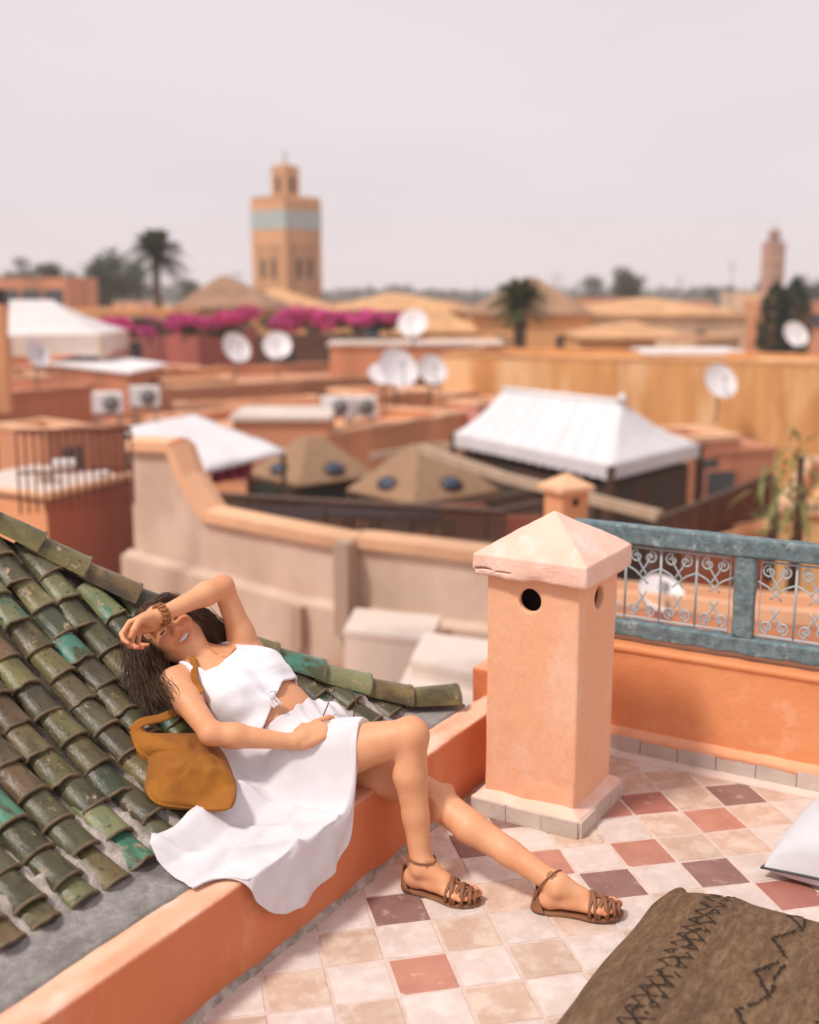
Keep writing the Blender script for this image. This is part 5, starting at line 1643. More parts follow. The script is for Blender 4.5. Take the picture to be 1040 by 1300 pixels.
dish(525, 412, 44, 19, -.25, .5, 'white satellite dish highest up by the ochre roofs')
dish(503, 470, 32, 27, .55, .5, 'biggest white satellite dish on the long terracotta house')
dish(487, 478, 33, 20, .2, .9, 'white satellite dish tipped to the sky behind the biggest dish')
dish(547, 471, 33, 20, .45, .45, 'white satellite dish close to the stair tower')
dish(912, 486, 37, 23, .35, .5, 'white satellite dish alone against the streaked ochre wall', pole=1.3)
dish(1008, 426, 44, 17, .3, .5, 'white satellite dish under the dark cypress')
dish(838, 757, 9.5, 30, .2, .9, 'white satellite dish seen through the blue railing scrollwork', pole=1.6)

# --- white sheet canopy with a magenta cloth
cz = -2.6
cp = [at(160, 546, 21.5), at(246, 529, 24), at(360, 574, 22), at(262, 598, 19.5)]
E_ = empty('shade_canopy', (cp[3][0], cp[3][1], -5), 0, 'white sheet canopy on thin poles behind the stepped beige wall', 'canopy')
o_ = np.array(E_.location)
g = []
for u in np.linspace(0, 1, 14):
    row = []
    for v in np.linspace(0, 1, 14):
        p = (cp[0] * (1 - u) + cp[1] * u) * (1 - v) + (cp[3] * (1 - u) + cp[2] * u) * v - o_
        p[2] += .10 * mnoise.noise((u * 3, v * 3, 2)) - .25 * math.sin(math.pi * u) * math.sin(math.pi * v) * .4
        row.append(p)
    g.append(row)
cn = MB().grid(np.array(g)).build('sheet', M_whitecloth, E_); cn.modifiers.new('t', 'SOLIDIFY').thickness = .06
MB().tube([q - o_ for q in cp], .05, 6, closed=True, smooth=False).build('edge_frame', M_white, E_)
for q in cp: MB().tube([q - o_, (q[0] - o_[0], q[1] - o_[1], 0)], .05, 6).build('pole', M_darkwood, E_)
dp = [at(268, 592, 20), at(322, 585, 21.5), at(318, 606, 21.3), at(268, 615, 20)]
E2 = empty('hanging_cloth', (dp[3][0], dp[3][1], dp[3][2] - .3), 0, 'magenta cloth hanging under the edge of the white canopy', 'cloth')
g = [[(dp[0] * (1 - u) + dp[1] * u) * (1 - v) + (dp[3] * (1 - u) + dp[2] * u) * v - np.array(E2.location) + np.array([0, .12 * math.sin(u * 22), 0]) for v in np.linspace(0, 1, 5)] for u in np.linspace(0, 1, 30)]
MB().grid(np.array(g)).build('cloth', mat('magenta_cloth', (.33, .02, .07), (.26, .015, .05), 3, .9), E2)

# --- restaurant roof: deck, dark rail, pagodas, tent, beams
dk = [at(225, 640, 15.5)[:2], at(800, 690, 14.5)[:2], at(1010, 600, 30)[:2], at(240, 560, 30)[:2]]
dz = -4.9
E_ = empty('restaurant_house', (2, 20, GZ), 0, 'house carrying the restaurant deck below the tent and pagodas', 'house')
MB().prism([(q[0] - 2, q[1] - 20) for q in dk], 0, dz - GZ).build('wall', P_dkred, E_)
ra, rb = at(262, 668, 15.5), at(640, 690, 14.8)
E_ = empty('slatted_rail', (ra[0], ra[1], ra[2] - 2), 0, 'dark slatted rail of the restaurant deck behind the beige wall', 'railing')
o_ = np.array(E_.location)
ta, tb = at(262, 628, 15.5) - o_, at(640, 650, 14.8) - o_
MB().tube([ta, tb], .05, 6, smooth=False).build('top_bar', M_darkwood, E_)
MB().tube([ta - [0, 0, .42], tb - [0, 0, .42]], .04, 6, smooth=False).build('low_bar', M_darkwood, E_)
sm_ = MB().box(-.035, .035, -.02, .02, -1.6, 0).mesh('slat'); sm_.materials.append(M_darkwood)
for k_ in range(46):
    q = ta + (tb - ta) * k_ / 45
    s_ = link('slat', sm_, E_); s_.location = q
for k_ in range(8):                                              # folded navy chairs and tables behind the rail
    q = at(290 + k_ * 42, 645 + (k_ % 3) * 3, 17 + (k_ % 2))
    E_ = empty('restaurant_table', (q[0], q[1], dz), 0, 'dark blue restaurant table in shade behind the slatted rail', 'table', 'tables on the restaurant deck')
    MB().box(-.45, .45, -.4, .4, q[2] - dz - .05, q[2] - dz).build('table_top', mat('navy_top', (.035, .045, .07), (.05, .06, .09), 3, .5), E_)
    MB().box(-.3, -.24, -.3, .3, 0, q[2] - dz - .05).build('leg', M_darkwood, E_)
    MB().box(.24, .3, -.3, .3, 0, q[2] - dz - .05).build('leg', M_darkwood, E_)
M_thatch = mat('woven_thatch', (.36, .215, .125), (.28, .165, .092), 6, .95, .8, 12, stretch=(1, 1, 4))
M_oval = mat('blue_oval_glass', (.035, .06, .10), (.03, .05, .085), 3, .2)
def pagoda(x_, y_, Y, hw, h_, yaw, label):
    p = at(x_, y_, Y)
    E_ = empty('pagoda', (p[0], p[1], dz), yaw, label, 'pagoda', 'thatched pagodas on the restaurant deck')
    ez = p[2] - dz
    q1, q2, q3 = hw, hw * .62, hw * .13
    sqr = lambda s_, z_, t_=1.0: [(-s_ * t_, -s_, z_), (s_ * t_, -s_, z_), (s_ * t_, s_, z_), (-s_ * t_, s_, z_)]
    mb = MB()
    vs = sqr(q1, ez, 1.1) + sqr(q1 * 1.02, ez + .06, 1.1) + sqr(q2, ez + h_ * .50, 1.1) + sqr(q3, ez + h_, 1.9)
    mb.add(vs, [(l * 4 + i, l * 4 + (i + 1) % 4, l * 4 + 4 + (i + 1) % 4, l * 4 + 4 + i) for l in range(3) for i in range(4)] + [(3, 2, 1, 0), (12, 13, 14, 15)])
    rf_ = mb.build('roof', M_thatch, E_)
    for side in range(2):                                        # oval lights on the two slopes in view
        ang = (-math.pi / 2, math.pi)[side]
        dist = (q1 + q2) / 2 * (1 if side == 0 else 1.1)
        cx, cy = math.cos(ang) * dist, math.sin(ang) * dist
        sl = math.atan2(h_ * .44, (q1 - q2) * (1 if side == 0 else 1.1))
        M_ = Matrix.Translation((cx, cy, ez + .06 + h_ * .22)) @ Matrix.Rotation(ang + math.pi / 2, 4, 'Z') @ Matrix.Rotation(sl, 4, 'X') @ Matrix.Diagonal((1.25, .8, 1, 1))
        w_o = MB().lathe([(.21, -.02), (.21, .05), (.17, .06)], 20, M_).build('window', M_darkwood, rf_ if False else E_)
        MB().lathe([(.16, .0), (.16, .064), (.01, .066)], 20, M_).build('pane', M_oval, w_o)
    for sx in (-1, 1):
        for sy in (-1, 1):
            MB().box(sx * q1 * 1.1 - .05, sx * q1 * 1.1 + .05, sy * q1 * .88 - .05, sy * q1 * .88 + .05, 0, ez + .02).build('post', M_darkwood, E_)
    MB().box(-q1 * 1.05, q1 * 1.05, -q1 * .8, q1 * .8, ez - .5, ez + .01).build('wall_band', mat('dark_green_panel', (.03, .07, .05), (.05, .05, .035), 2, .6), E_)
pagoda(396, 606, 24, .92, .86, .72, 'thatched pagoda roof with blue oval lights beside the white canopy')
pagoda(537, 626, 22, .98, .95, .70, 'wider thatched pagoda roof with blue oval lights beside the white tent')

tl, tr_, tf = at(575, 556, 24.5), at(889, 578, 21.5), at(778, 603, 19.5)
E_ = empty('party_tent', (at(740, 600, 22)[0], 22, dz), 0, 'large white quilted tent with a ridge and scalloped edge', 'tent')
o_ = np.array(E_.location)
ezt = at(735, 590, 22)[2]
cor = [at(576, 549, 24.0), at(776, 589, 19.6), at(889, 566, 22.5)]
cor.append(cor[0] + cor[2] - cor[1])
for q in cor: q[2] = np.mean([w_[2] for w_ in cor[:3]])
rdg = [at(640, 501, 24.3), at(790, 503, 21.6)]
zr = np.mean([q[2] for q in rdg])
for q in rdg: q[2] = zr
mb = MB()
L_ = [q - o_ for q in cor]; R2 = [q - o_ for q in rdg]
def quadg(mb, a_, b_, c_, d_, nu=14, nv=10, sag=.10):
    g = []
    for u in np.linspace(0, 1, nu):
        row = []
        for v in np.linspace(0, 1, nv):
            p = (a_ * (1 - u) + b_ * u) * (1 - v) + (d_ * (1 - u) + c_ * u) * v
            p = p - np.array([0, 0, sag * math.sin(math.pi * v)]) + np.array([0, 0, .012 * abs(math.sin(u * math.pi * 6)) * math.sin(math.pi * v)])
            row.append(p)
        g.append(row)
    mb.grid(np.array(g))
quadg(mb, L_[0], L_[1], R2[1], R2[0], 40, 14)
quadg(mb, L_[1], L_[2], R2[1], R2[1], 30, 14)
quadg(mb, L_[2], L_[3], R2[0], R2[1], 20, 8)
quadg(mb, L_[3], L_[0], R2[0], R2[0], 20, 8)
roof_t = mb.build('roof', M_whitecloth, E_); roof_t.modifiers.new('t', 'SOLIDIFY').thickness = .02
MB().lathe([(.02, 0), (.12, .03), (.08, .10), (.01, .18)], 10, Matrix.Translation(Vector(R2[1]))).build('finial', M_whitecloth, E_)
MB().tube([R2[0], R2[1]], .06, 6).build('ridge_seam', M_white, E_)
M_quilt = mat('quilt_piping', (.74, .69, .71), (.70, .65, .67), 4, .9)
for k_ in range(1, 9):                                          # sewn ribs of the quilting
    u = k_ / 9
    a_, b_ = L_[0] * (1 - u) + L_[1] * u, R2[0] * (1 - u) + R2[1] * u
    MB().tube([a_ * (1 - v) + b_ * v - np.array([0, 0, .10 * math.sin(math.pi * v) - .018]) for v in np.linspace(0, 1, 8)], .006, 5).build('seam', M_quilt, E_)
for v in ():
    MB().tube([(L_[0] * (1 - u) + L_[1] * u) * (1 - v) + (R2[0] * (1 - u) + R2[1] * u) * v - np.array([0, 0, .10 * math.sin(math.pi * v) - .03]) for u in np.linspace(0, 1, 20)], .009, 5).build('seam', M_quilt, E_)
for i in range(4):                                               # scalloped valance
    a_, b_ = L_[i], L_[(i + 1) % 4]
    n_ = 60
    g = [[a_ + (b_ - a_) * t, a_ + (b_ - a_) * t - np.array([0, 0, .22 + .10 * abs(math.sin(t * math.pi * 16)) * .4])] for t in np.linspace(0, 1, n_ * 2)]
    vo = MB().grid(np.array(g), False).build('valance', M_whitecloth, E_); vo.modifiers.new('t', 'SOLIDIFY').thickness = .015
for q in L_: MB().box(q[0] - .06, q[0] + .06, q[1] - .06, q[1] + .06, 0, q[2]).build('post', M_darkwood, E_)
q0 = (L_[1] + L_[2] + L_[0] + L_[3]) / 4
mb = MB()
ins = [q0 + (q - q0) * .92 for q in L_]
mb.prism([(q[0], q[1]) for q in (ins if True else ins)], 0, L_[0][2] - .42).build('shade_block', mat('tent_shade', (.06, .05, .035), (.10, .05, .03), 1.2, .9), E_)  # solid dark block stands in for the shade under the tent

def beam(label, pts_, r_, m, nm='timber_beam'):
    P_ = [at(*q) for q in pts_]
    E_ = empty(nm, tuple(P_[0]), 0, label, 'beam')
    MB().tube([q - P_[0] for q in P_], r_, 4, smooth=False).build('beam_bar', m, E_)
    q = P_[-1] - P_[0]
    MB().box(q[0] - .05, q[0] + .05, q[1] - .05, q[1] + .05, q[2] - 1.6, q[2]).build('support', M_darkwood, E_)
beam('long pale timber beam sloping down past the white tent', [(536, 570, 20), (640, 606, 18), (838, 655, 15.5)], .10, M_wood)
beam('short pale beam lying on the far edge of the pagodas', [(470, 580, 24), (560, 566, 24.5), (640, 575, 24)], .10, M_wood)
beam('dark beam crossing under the wider pagoda', [(440, 640, 17.5), (560, 646, 17), (690, 625, 17.5)], .09, M_darkwood)
beam('dark sloping beam under the pale timber beam', [(560, 668, 15.5), (690, 640, 16.5), (760, 632, 17)], .08, M_darkwood)
# red drapes in the shade
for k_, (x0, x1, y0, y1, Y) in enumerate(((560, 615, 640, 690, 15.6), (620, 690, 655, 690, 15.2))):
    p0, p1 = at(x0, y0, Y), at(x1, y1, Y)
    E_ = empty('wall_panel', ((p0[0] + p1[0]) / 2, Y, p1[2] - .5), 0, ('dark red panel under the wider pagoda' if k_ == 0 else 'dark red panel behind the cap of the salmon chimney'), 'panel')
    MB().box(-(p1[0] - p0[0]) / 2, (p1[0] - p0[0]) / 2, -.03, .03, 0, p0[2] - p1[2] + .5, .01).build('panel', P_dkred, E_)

# small chimney like the near one
p = at(718, 665, 11.5)
E_ = empty('chimney_pillar', (p[0], p[1], -3.2), .5, 'small orange chimney with a pyramid cap below the tent', 'chimney')
zt = at(718, 622, 11.5)[2] + 3.2; hw = .155
MB().box(-hw, hw, -hw, hw, 0, zt, .01).build('shaft', P_orange, E_)
zc = at(718, 600, 11.5)[2] + 3.2
MB().add([(-hw - .05, -hw - .05, zt), (hw + .05, -hw - .05, zt), (hw + .05, hw + .05, zt), (-hw - .05, hw + .05, zt), (-hw - .05, -hw - .05, zt + .05), (hw + .05, -hw - .05, zt + .05), (hw + .05, hw + .05, zt + .05), (-hw - .05, hw + .05, zt + .05), (0, 0, zc)],
         [(3, 2, 1, 0), (0, 1, 5, 4), (1, 2, 6, 5), (2, 3, 7, 6), (3, 0, 4, 7), (4, 5, 8), (5, 6, 8), (6, 7, 8), (7, 4, 8)]).build('cap', P_cop, E_)
for ang in (0, math.pi / 2):
    MB().lathe([(.04, 0), (.04, .012), (.005, .012)], 12, Matrix.Rotation(ang, 4, 'Z') @ Matrix.Translation((0, -hw - .003, zt - .1)) @ Matrix.Rotation(math.pi / 2, 4, 'X')).build('smoke_hole', M_dark, E_)

# --- right side: dark fence, orange walls, plant
fa, fb = at(826, 668, 16), at(975, 612, 19)
E_ = empty('board_fence', (fa[0], fa[1], fa[2] - 2.2), 0, 'dark brown board fence on the right of the tent', 'fence')
o_ = np.array(E_.location)
nb = 14
tA, tB = at(826, 664, 16) - o_, at(978, 604, 19) - o_
u = nrm(tB - tA)
for k_ in range(nb):
    a_, b_ = tA + (tB - tA) * (k_ + .04) / nb, tA + (tB - tA) * (k_ + .96) / nb
    w_ = np.array([-u[1], u[0], 0]) * .03
    mb = MB(); vs = [a_ - w_, b_ - w_, b_ + w_, a_ + w_] + [q * [1, 1, 0] for q in (a_ - w_, b_ - w_, b_ + w_, a_ + w_)]
    mb.add(vs, [(0, 1, 2, 3), (0, 4, 5, 1), (1, 5, 6, 2), (2, 6, 7, 3), (3, 7, 4, 0)]).build('board', mat('fence_board', (.16, .07, .045), (.12, .05, .033), 3, .8, rand=.15), E_)
MB().tube([tA, tB], .05, 5, smooth=False).build('top_rail', M_darkwood, E_)
house('dark red terrace wall behind the board fence', onz(800, 575, -1.9), onz(985, 568, -1.9), 1.5, P_rust, parapet=.3, wins=((.62, -1.5, .7, 1.0, None),))
house('orange house wall with the leafy plant against it', onz(985, 640, -1.2), onz(1200, 655, -1.2), 5, P_ochre, cop=P_cop)
house('low orange wall seen through the blue railing', onz(700, 745, -.85), onz(1180, 790, -.85), .5, P_terra, cop=P_cop, parapet=.2, low=-5, name='boundary_wall', cat='wall')
house('dark red parapet below the board fence', onz(860, 690, -2.0), onz(1010, 660, -2.0), .4, P_rust, cop=P_cop, parapet=.2, low=-6, name='boundary_wall', cat='wall')
def leafy(label, x_, y_, Y, H_, n_, spread, m, nm='potted_plant', cat='plant', blade=.5, group=None):
    p = at(x_, y_, Y)
    E_ = empty(nm, (p[0], p[1], p[2] - H_), 0, label, cat, group)
    r_ = random.Random(int(x_ * 7 + y_))
    mb = MB()
    for k_ in range(n_):
        a_ = r_.uniform(0, 6.28); el = r_.uniform(.1, 1.3); L_ = blade * r_.uniform(.6, 1.2)
        b0 = np.array([r_.gauss(0, .1), r_.gauss(0, .1), H_ * r_.uniform(.35, 1)])
        pts_ = []
        for t in np.linspace(0, 1, 5):
            pts_.append(b0 + np.array([math.cos(a_) * math.cos(el), math.sin(a_) * math.cos(el), math.sin(el)]) * L_ * t * spread + np.array([0, 0, -1.0 * L_ * t * t * .7]))
        s_ = np.array([-math.sin(a_), math.cos(a_), 0]) * .017
        g = [[q - s_ * (1 - (2 * t - 1) ** 2 + .1), q + s_ * (1 - (2 * t - 1) ** 2 + .1)] for q, t in zip(pts_, np.linspace(0, 1, 5))]
        mb.grid(np.array(g), True)
    mb.build('foliage', m, E_)
    MB().tube([(0, 0, 0), (.03, .02, H_ * .5), (0, 0, H_ * .9)], [.06, .05, .03], 6).build('stem', M_darkwood, E_)
    return E_
M_palmy = mat('yellow_green_frond', (.14, .15, .03), (.20, .19, .05), 2, .6, rand=.1)
leafy('arching yellow green palm plant by the orange wall on the right', 1018, 560, 11.0, 1.5, 60, 1.0, M_palmy, blade=.55)
leafy('drooping palm plant with thin leaves beside the board fence', 985, 590, 12.5, 1.3, 46, 1.0, M_palmy, blade=.5)

# --- the long streaked ochre wall
house('long streaked ochre wall behind the white tent', onz(560, 449, -.65), onz(1160, 462, -.65), 5, mat('streaked_ochre', (.78, .40, .15), (.55, .23, .07), 1.1, .85, .3, 6, c3=(.84, .52, .27), s3=.5, r3=(.5, .62), detail=9, stretch=(1, 1, .16), lo=.36, hi=.66), cop=plaster('ochre_top', (.72, .36, .15)), parapet=.2)
r_ = random.Random(5)
pO = bpy.data.objects
ow0, ow1 = onz(575, 449, -.65), onz(1140, 461, -.65)
E_ow = [o for o in bpy.data.objects if o.get('label') == 'long streaked ochre wall behind the white tent'][0]
M_stk = plaster('wall_stain', (.50, .24, .08))
for k_ in range(34):                                             # rain streaks below the coping
    f = r_.random(); q = ow0 + (ow1 - ow0) * f - np.array(E_ow.location)
    h_ = r_.uniform(.6, 2.6); w_ = r_.uniform(.06, .25)
    MB().add([(q[0] - w_, q[1] - .012, q[2] - .15), (q[0] + w_, q[1] - .012, q[2] - .15), (q[0] + w_ * .3, q[1] - .012, q[2] - .15 - h_), (q[0] - w_ * .2, q[1] - .012, q[2] - .15 - h_ * .9)], [(3, 2, 1, 0)]).build('rain_streak', M_stk, E_ow)

# --- pink house with bougainvillea, left tent, flat roofs
house('pink house with a pale coping below the bougainvillea', onz(140, 419, -.35), onz(252, 416, -.35), 6, P_pink, cop=P_pink, wins=((.25, -1.6, .8, 1.0, None),))
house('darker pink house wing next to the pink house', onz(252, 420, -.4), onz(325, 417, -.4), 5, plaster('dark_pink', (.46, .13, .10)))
house('shaded house under the bougainvillea hedge', onz(325, 432, -1.0), onz(512, 428, -1.0), 7, plaster('shaded_brown', (.22, .11, .075)), wins=((.2, -1.6, .8, 1.2, None), (.5, -1.6, .8, 1.2, None), (.8, -1.6, .8, 1.2, None)))  # wall colour darkened to hold the shade under the hedge
M_boug = mat('bougainvillea_flower', (.58, .045, .21), (.72, .10, .35), 2, .7, rand=.15)
M_boug2 = mat('bougainvillea_leaf', (.05, .075, .03), (.08, .11, .045), 2, .7)
def cloud_faces(n_, rad, size, r_, squash=(1, 1, 1), hollow=.35, drop=0.0, lobes=7):
    mb = MB()
    cs = [np.array([r_.gauss(0, .45), r_.gauss(0, .45), r_.gauss(0, .40)]) for _ in range(lobes)]
    for _ in range(n_):
        c = r_.choice(cs); v = nrm([r_.gauss(0, 1) for _ in range(3)]) * r_.uniform(hollow, .62)
        p = (c + v) * rad * np.array(squash)
        a_ = nrm([r_.gauss(0, 1) for _ in range(3)]); b_ = nrm(np.cross(a_, [r_.gauss(0, 1) for _ in range(3)]))
        s_ = size * r_.uniform(.6, 1.3)
        mb.add([p - a_ * s_, p + b_ * s_ * .6, p + a_ * s_, p - b_ * s_ * .6], [(0, 1, 2, 3)])
    return mb
for k_, (x_, y_, w_, lb) in enumerate(((152, 411, 20, 'magenta bougainvillea clump at the corner of the pink house by the tent'), (190, 408, 22, 'magenta bougainvillea clump under the tall date palm'), (232, 406, 22, 'magenta bougainvillea clump over the joint of the two pink houses'), (282, 407, 26, 'magenta bougainvillea clump over the darker pink wing'), (360, 404, 27, 'bright magenta bougainvillea clump above the round dish'), (408, 402, 24, 'magenta bougainvillea clump in the middle of the hedge'), (455, 402, 25, 'magenta bougainvillea clump above the blue dish'), (496, 403, 18, 'last magenta bougainvillea clump beside the ochre roofs'))):
    p = at(x_, y_ + 6, 50)
    E_ = empty('bougainvillea', (p[0], p[1], p[2] - .8), 0, lb, 'bush', 'bougainvillea along the terrace edge')
    rad = w_ * 50 / FPX
    r_ = random.Random(40 + k_)
    f1 = cloud_faces(700, rad, .10, r_, (1.15, .6, .5)).build('leaves', M_boug2, E_); f1.location = (0, 0, .75)
    f2 = cloud_faces(900, rad, .10, r_, (1.05, .65, .50)).build('flowers', M_boug, E_); f2.location = (0, -.15, .95)
    MB().tube([(0, 0, 0), (0, 0, .8)], .05, 5).build('stem', M_darkwood, E_)
def simple_tent(label, x0, x1, y0, yt, xr0, xr1, Y, valance, m):
    a_, b_ = at(x0, y0, Y), at(x1, y0 - 2, Y)
    E_ = empty('roof_tent', ((a_[0] + b_[0]) / 2, Y, a_[2] - 3), 0, label, 'tent')
    o_ = np.array(E_.location); d_ = 4.0
    L_ = [a_ - o_, b_ - o_, b_ - o_ + [0, d_, 0], a_ - o_ + [0, d_, 0]]
    R2 = [at(xr0, yt, Y + d_ / 2) - o_, at(xr1, yt, Y + d_ / 2) - o_]
    mb = MB()
    quadg(mb, L_[0], L_[1], R2[1], R2[0], 20, 10); quadg(mb, L_[1], L_[2], R2[1], R2[1], 12, 8); quadg(mb, L_[2], L_[3], R2[0], R2[1], 12, 8); quadg(mb, L_[3], L_[0], R2[0], R2[0], 12, 8)
    mb.build('roof', m, E_)
    for i in range(4):
        p, q = L_[i], L_[(i + 1) % 4]
        MB().grid(np.array([[p + (q - p) * t, p + (q - p) * t - np.array([0, 0, valance * (.85 + .15 * abs(math.sin(t * 30)))])] for t in np.linspace(0, 1, 60)]), False).build('valance', mat('cream_canvas', (.66, .55, .48), (.6, .5, .43), 2, .85), E_)
    for q in L_: MB().box(q[0] - .06, q[0] + .06, q[1] - .06, q[1] + .06, 0, q[2]).build('post', M_wood, E_)
simple_tent('white tent with a patterned cream valance on a far left roof', 10, 128, 426, 381, 12, 66, 42, .75, mat('grey_white_canvas', (.70, .645, .63), (.64, .585, .57), 1.5, .85))
house('terracotta house under the far left white tent', onz(-60, 470, -1.9), onz(140, 462, -1.9), 8, P_terra)
fp = [onz(62, 462, -1.0), onz(165, 474, -1.0), onz(214, 463, -1.0), onz(110, 448, -1.0)]
E_ = empty('flat_canopy', (fp[0][0], fp[0][1], -2.4), 0, 'flat white roof sheet on a low house in front of the pink house', 'canopy')
o_ = np.array(E_.location)
MB().prism([(q[0] - o_[0], q[1] - o_[1]) for q in fp], 1.36, 1.44).build('roof_sheet', M_white, E_)
MB().prism([tuple(((q - np.mean(fp, 0)) * .93 + np.mean(fp, 0) - o_)[:2]) for q in fp], 0, 1.36).build('wall', P_rust, E_)
p = at(4, 470, 27)
E_ = empty('chimney_stack', (p[0], p[1], p[2] - 1), 0, 'tall terracotta chimney stack with a dark top at the far left', 'chimney')
zt = at(8, 372, 27)[2] - p[2] + 1
MB().box(-.13, .13, -.13, .13, 0, zt - .25, .02).build('shaft', P_orange, E_)
MB().box(-.13, .13, -.13, .13, zt - .25, zt + .1, .02).build('pot', M_dark, E_)
for k_, (x0, x1, y, lb) in enumerate(((415, 640, 437, 'long pale edged roof in front of the ochre roofs'), (820, 950, 448, 'pale flat roof sheet under the cypress'), (290, 420, 531, 'pale roof slab behind the low orange roof'))):
    Y = (46, 43, 31)[k_]
    a_, b_ = at(x0, y, Y), at(x1, y - 2, Y)
    E_ = empty('roof_sheet', ((a_[0] + b_[0]) / 2, Y, a_[2] - .8), 0, lb, 'roof')
    w_ = b_[0] - a_[0]
    MB().box(-w_ / 2, w_ / 2, 0, 3.0, .72, .84).build('sheet', M_white if k_ == 1 else P_pale, E_)
    MB().box(-w_ / 2 + .1, w_ / 2 - .1, .1, 2.9, -1, .72).build('base', P_terra, E_)

# --- ochre roofs and hipped roofs farther off
def hip_house(label, x0, x1, ye, xa, ya, Y, depth, wall_h, m_roof, m_wall):
    a_, b_ = at(x0, ye, Y), at(x1, ye, Y)
    cx = (a_[0] + b_[0]) / 2
    E_ = empty('hipped_house', (cx, Y, GZ), 0, label, 'house')
    hw = (b_[0] - a_[0]) / 2; ez = a_[2] - GZ
    MB().box(-hw * .96, hw * .96, .3, depth - .3, 0, ez).build('wall', m_wall, E_)
    ap = at(xa, ya, Y + depth / 2)
    az = ap[2] - GZ; ax_ = ap[0] - cx
    MB().add([(-hw, 0, ez), (hw, 0, ez), (hw, depth, ez), (-hw, depth, ez), (-hw, 0, ez + .15), (hw, 0, ez + .15), (hw, depth, ez + .15), (-hw, depth, ez + .15), (ax_ - hw * .08, depth / 2, az), (ax_ + hw * .08, depth / 2, az)],
             [(3, 2, 1, 0), (0, 1, 5, 4), (1, 2, 6, 5), (2, 3, 7, 6), (3, 0, 4, 7), (4, 5, 9, 8), (5, 6, 9), (6, 7, 8, 9), (7, 4, 8)]).build('roof', m_roof, E_)
    for k_ in range(2):
        wo = MB().box(-hw * .5 + k_ * hw - .5, -hw * .5 + k_ * hw + .5, .24, .34, ez - 2.4, ez - .9).build('window', m_wall, E_)
        MB().box(-hw * .5 + k_ * hw - .38, -hw * .5 + k_ * hw + .38, .20, .3, ez - 2.3, ez - 1.0).build('pane', M_glass, wo)
P_roofbrown = plaster('brown_tile_roof', (.36, .20, .115), .2, .8)
P_roofor = plaster('orange_tile_roof', (.66, .36, .17), .15, .8)
hip_house('hipped brown roof left of the tall minaret', 218, 350, 393, 284, 350, 75, 9, 3, P_roofbrown, P_ochre)
hip_house('sand coloured hipped roof at the foot of the tall minaret', 300, 430, 398, 350, 366, 95, 10, 3, P_roofor, P_ochre)
hip_house('long ochre hipped roof right of the tall minaret', 400, 612, 396, 500, 372, 90, 10, 3, P_roofor, P_ochre)
hip_house('ochre roofed house behind the white dishes', 500, 610, 424, 545, 383, 60, 8, 3, P_roofor, P_ochre)
hip_house('hipped brown roof behind the bushy palm', 598, 756, 402, 675, 352, 62, 9, 3, P_roofbrown, P_ochre)
hip_house('long sand ochre roof stretching toward the small minaret', 700, 955, 402, 820, 378, 85, 10, 3, P_roofor, P_sand)
hip_house('low ochre roof above the streaked wall', 735, 880, 432, 800, 408, 56, 7, 3, P_roofor, P_ochre)
house('sand coloured house between the ochre roofs', onz(860, 392, .0), onz(950, 392, .0), 8, P_sand)
house('brown house under the small minaret', onz(945, 384, .4), onz(1110, 386, .4), 9, P_terra, wins=((.3, -2, 1, 1.2, None), (.6, -2, 1, 1.2, None)))
house('terracotta house on the far left skyline', onz(-40, 352, 2.6), onz(82, 352, 2.6), 14, P_terra, wins=((.3, -2.4, 1.4, 1.6, None), (.7, -2.4, 1.4, 1.6, None))) if False else None
p0, p1 = at(-30, 352, 120), at(84, 350, 120)
p1[2] = p0[2]
house('terracotta house on the far left skyline', p0, p1, 12, P_terra, wins=((.35, -3, 2.0, 1.8, None), (.6, -3, 2.0, 1.8, None), (.85, -3, 2.0, 1.8, None)))
p0, p1 = at(-30, 395, 70), at(235, 384, 70); p1[2] = p0[2]
house('long ochre house behind the left tent and the palm', p0, p1, 10, P_ochre)
r_ = random.Random(9)
for k_ in range(44):
    Y = r_.uniform(110, 330)
    x_ = r_.uniform(-60, 1100)
    zt = r_.uniform(-4.5, .6) if not (280 < x_ < 430) else r_.uniform(-5, -1)
    w_ = r_.uniform(7, 18); cx = (x_ - 520) / FPX * Y
    house('flat roofed ochre house in the far city', np.array([cx - w_ / 2, Y, zt]), np.array([cx + w_ / 2, Y + r_.uniform(-2, 2), zt]), r_.uniform(7, 12), r_.choice([P_ochre, P_sand, P_terra, P_orange]), group='houses of the far city', wins=((.3, -2.2, 1.2, 1.3, None), (.7, -2.2, 1.2, 1.3, None)))

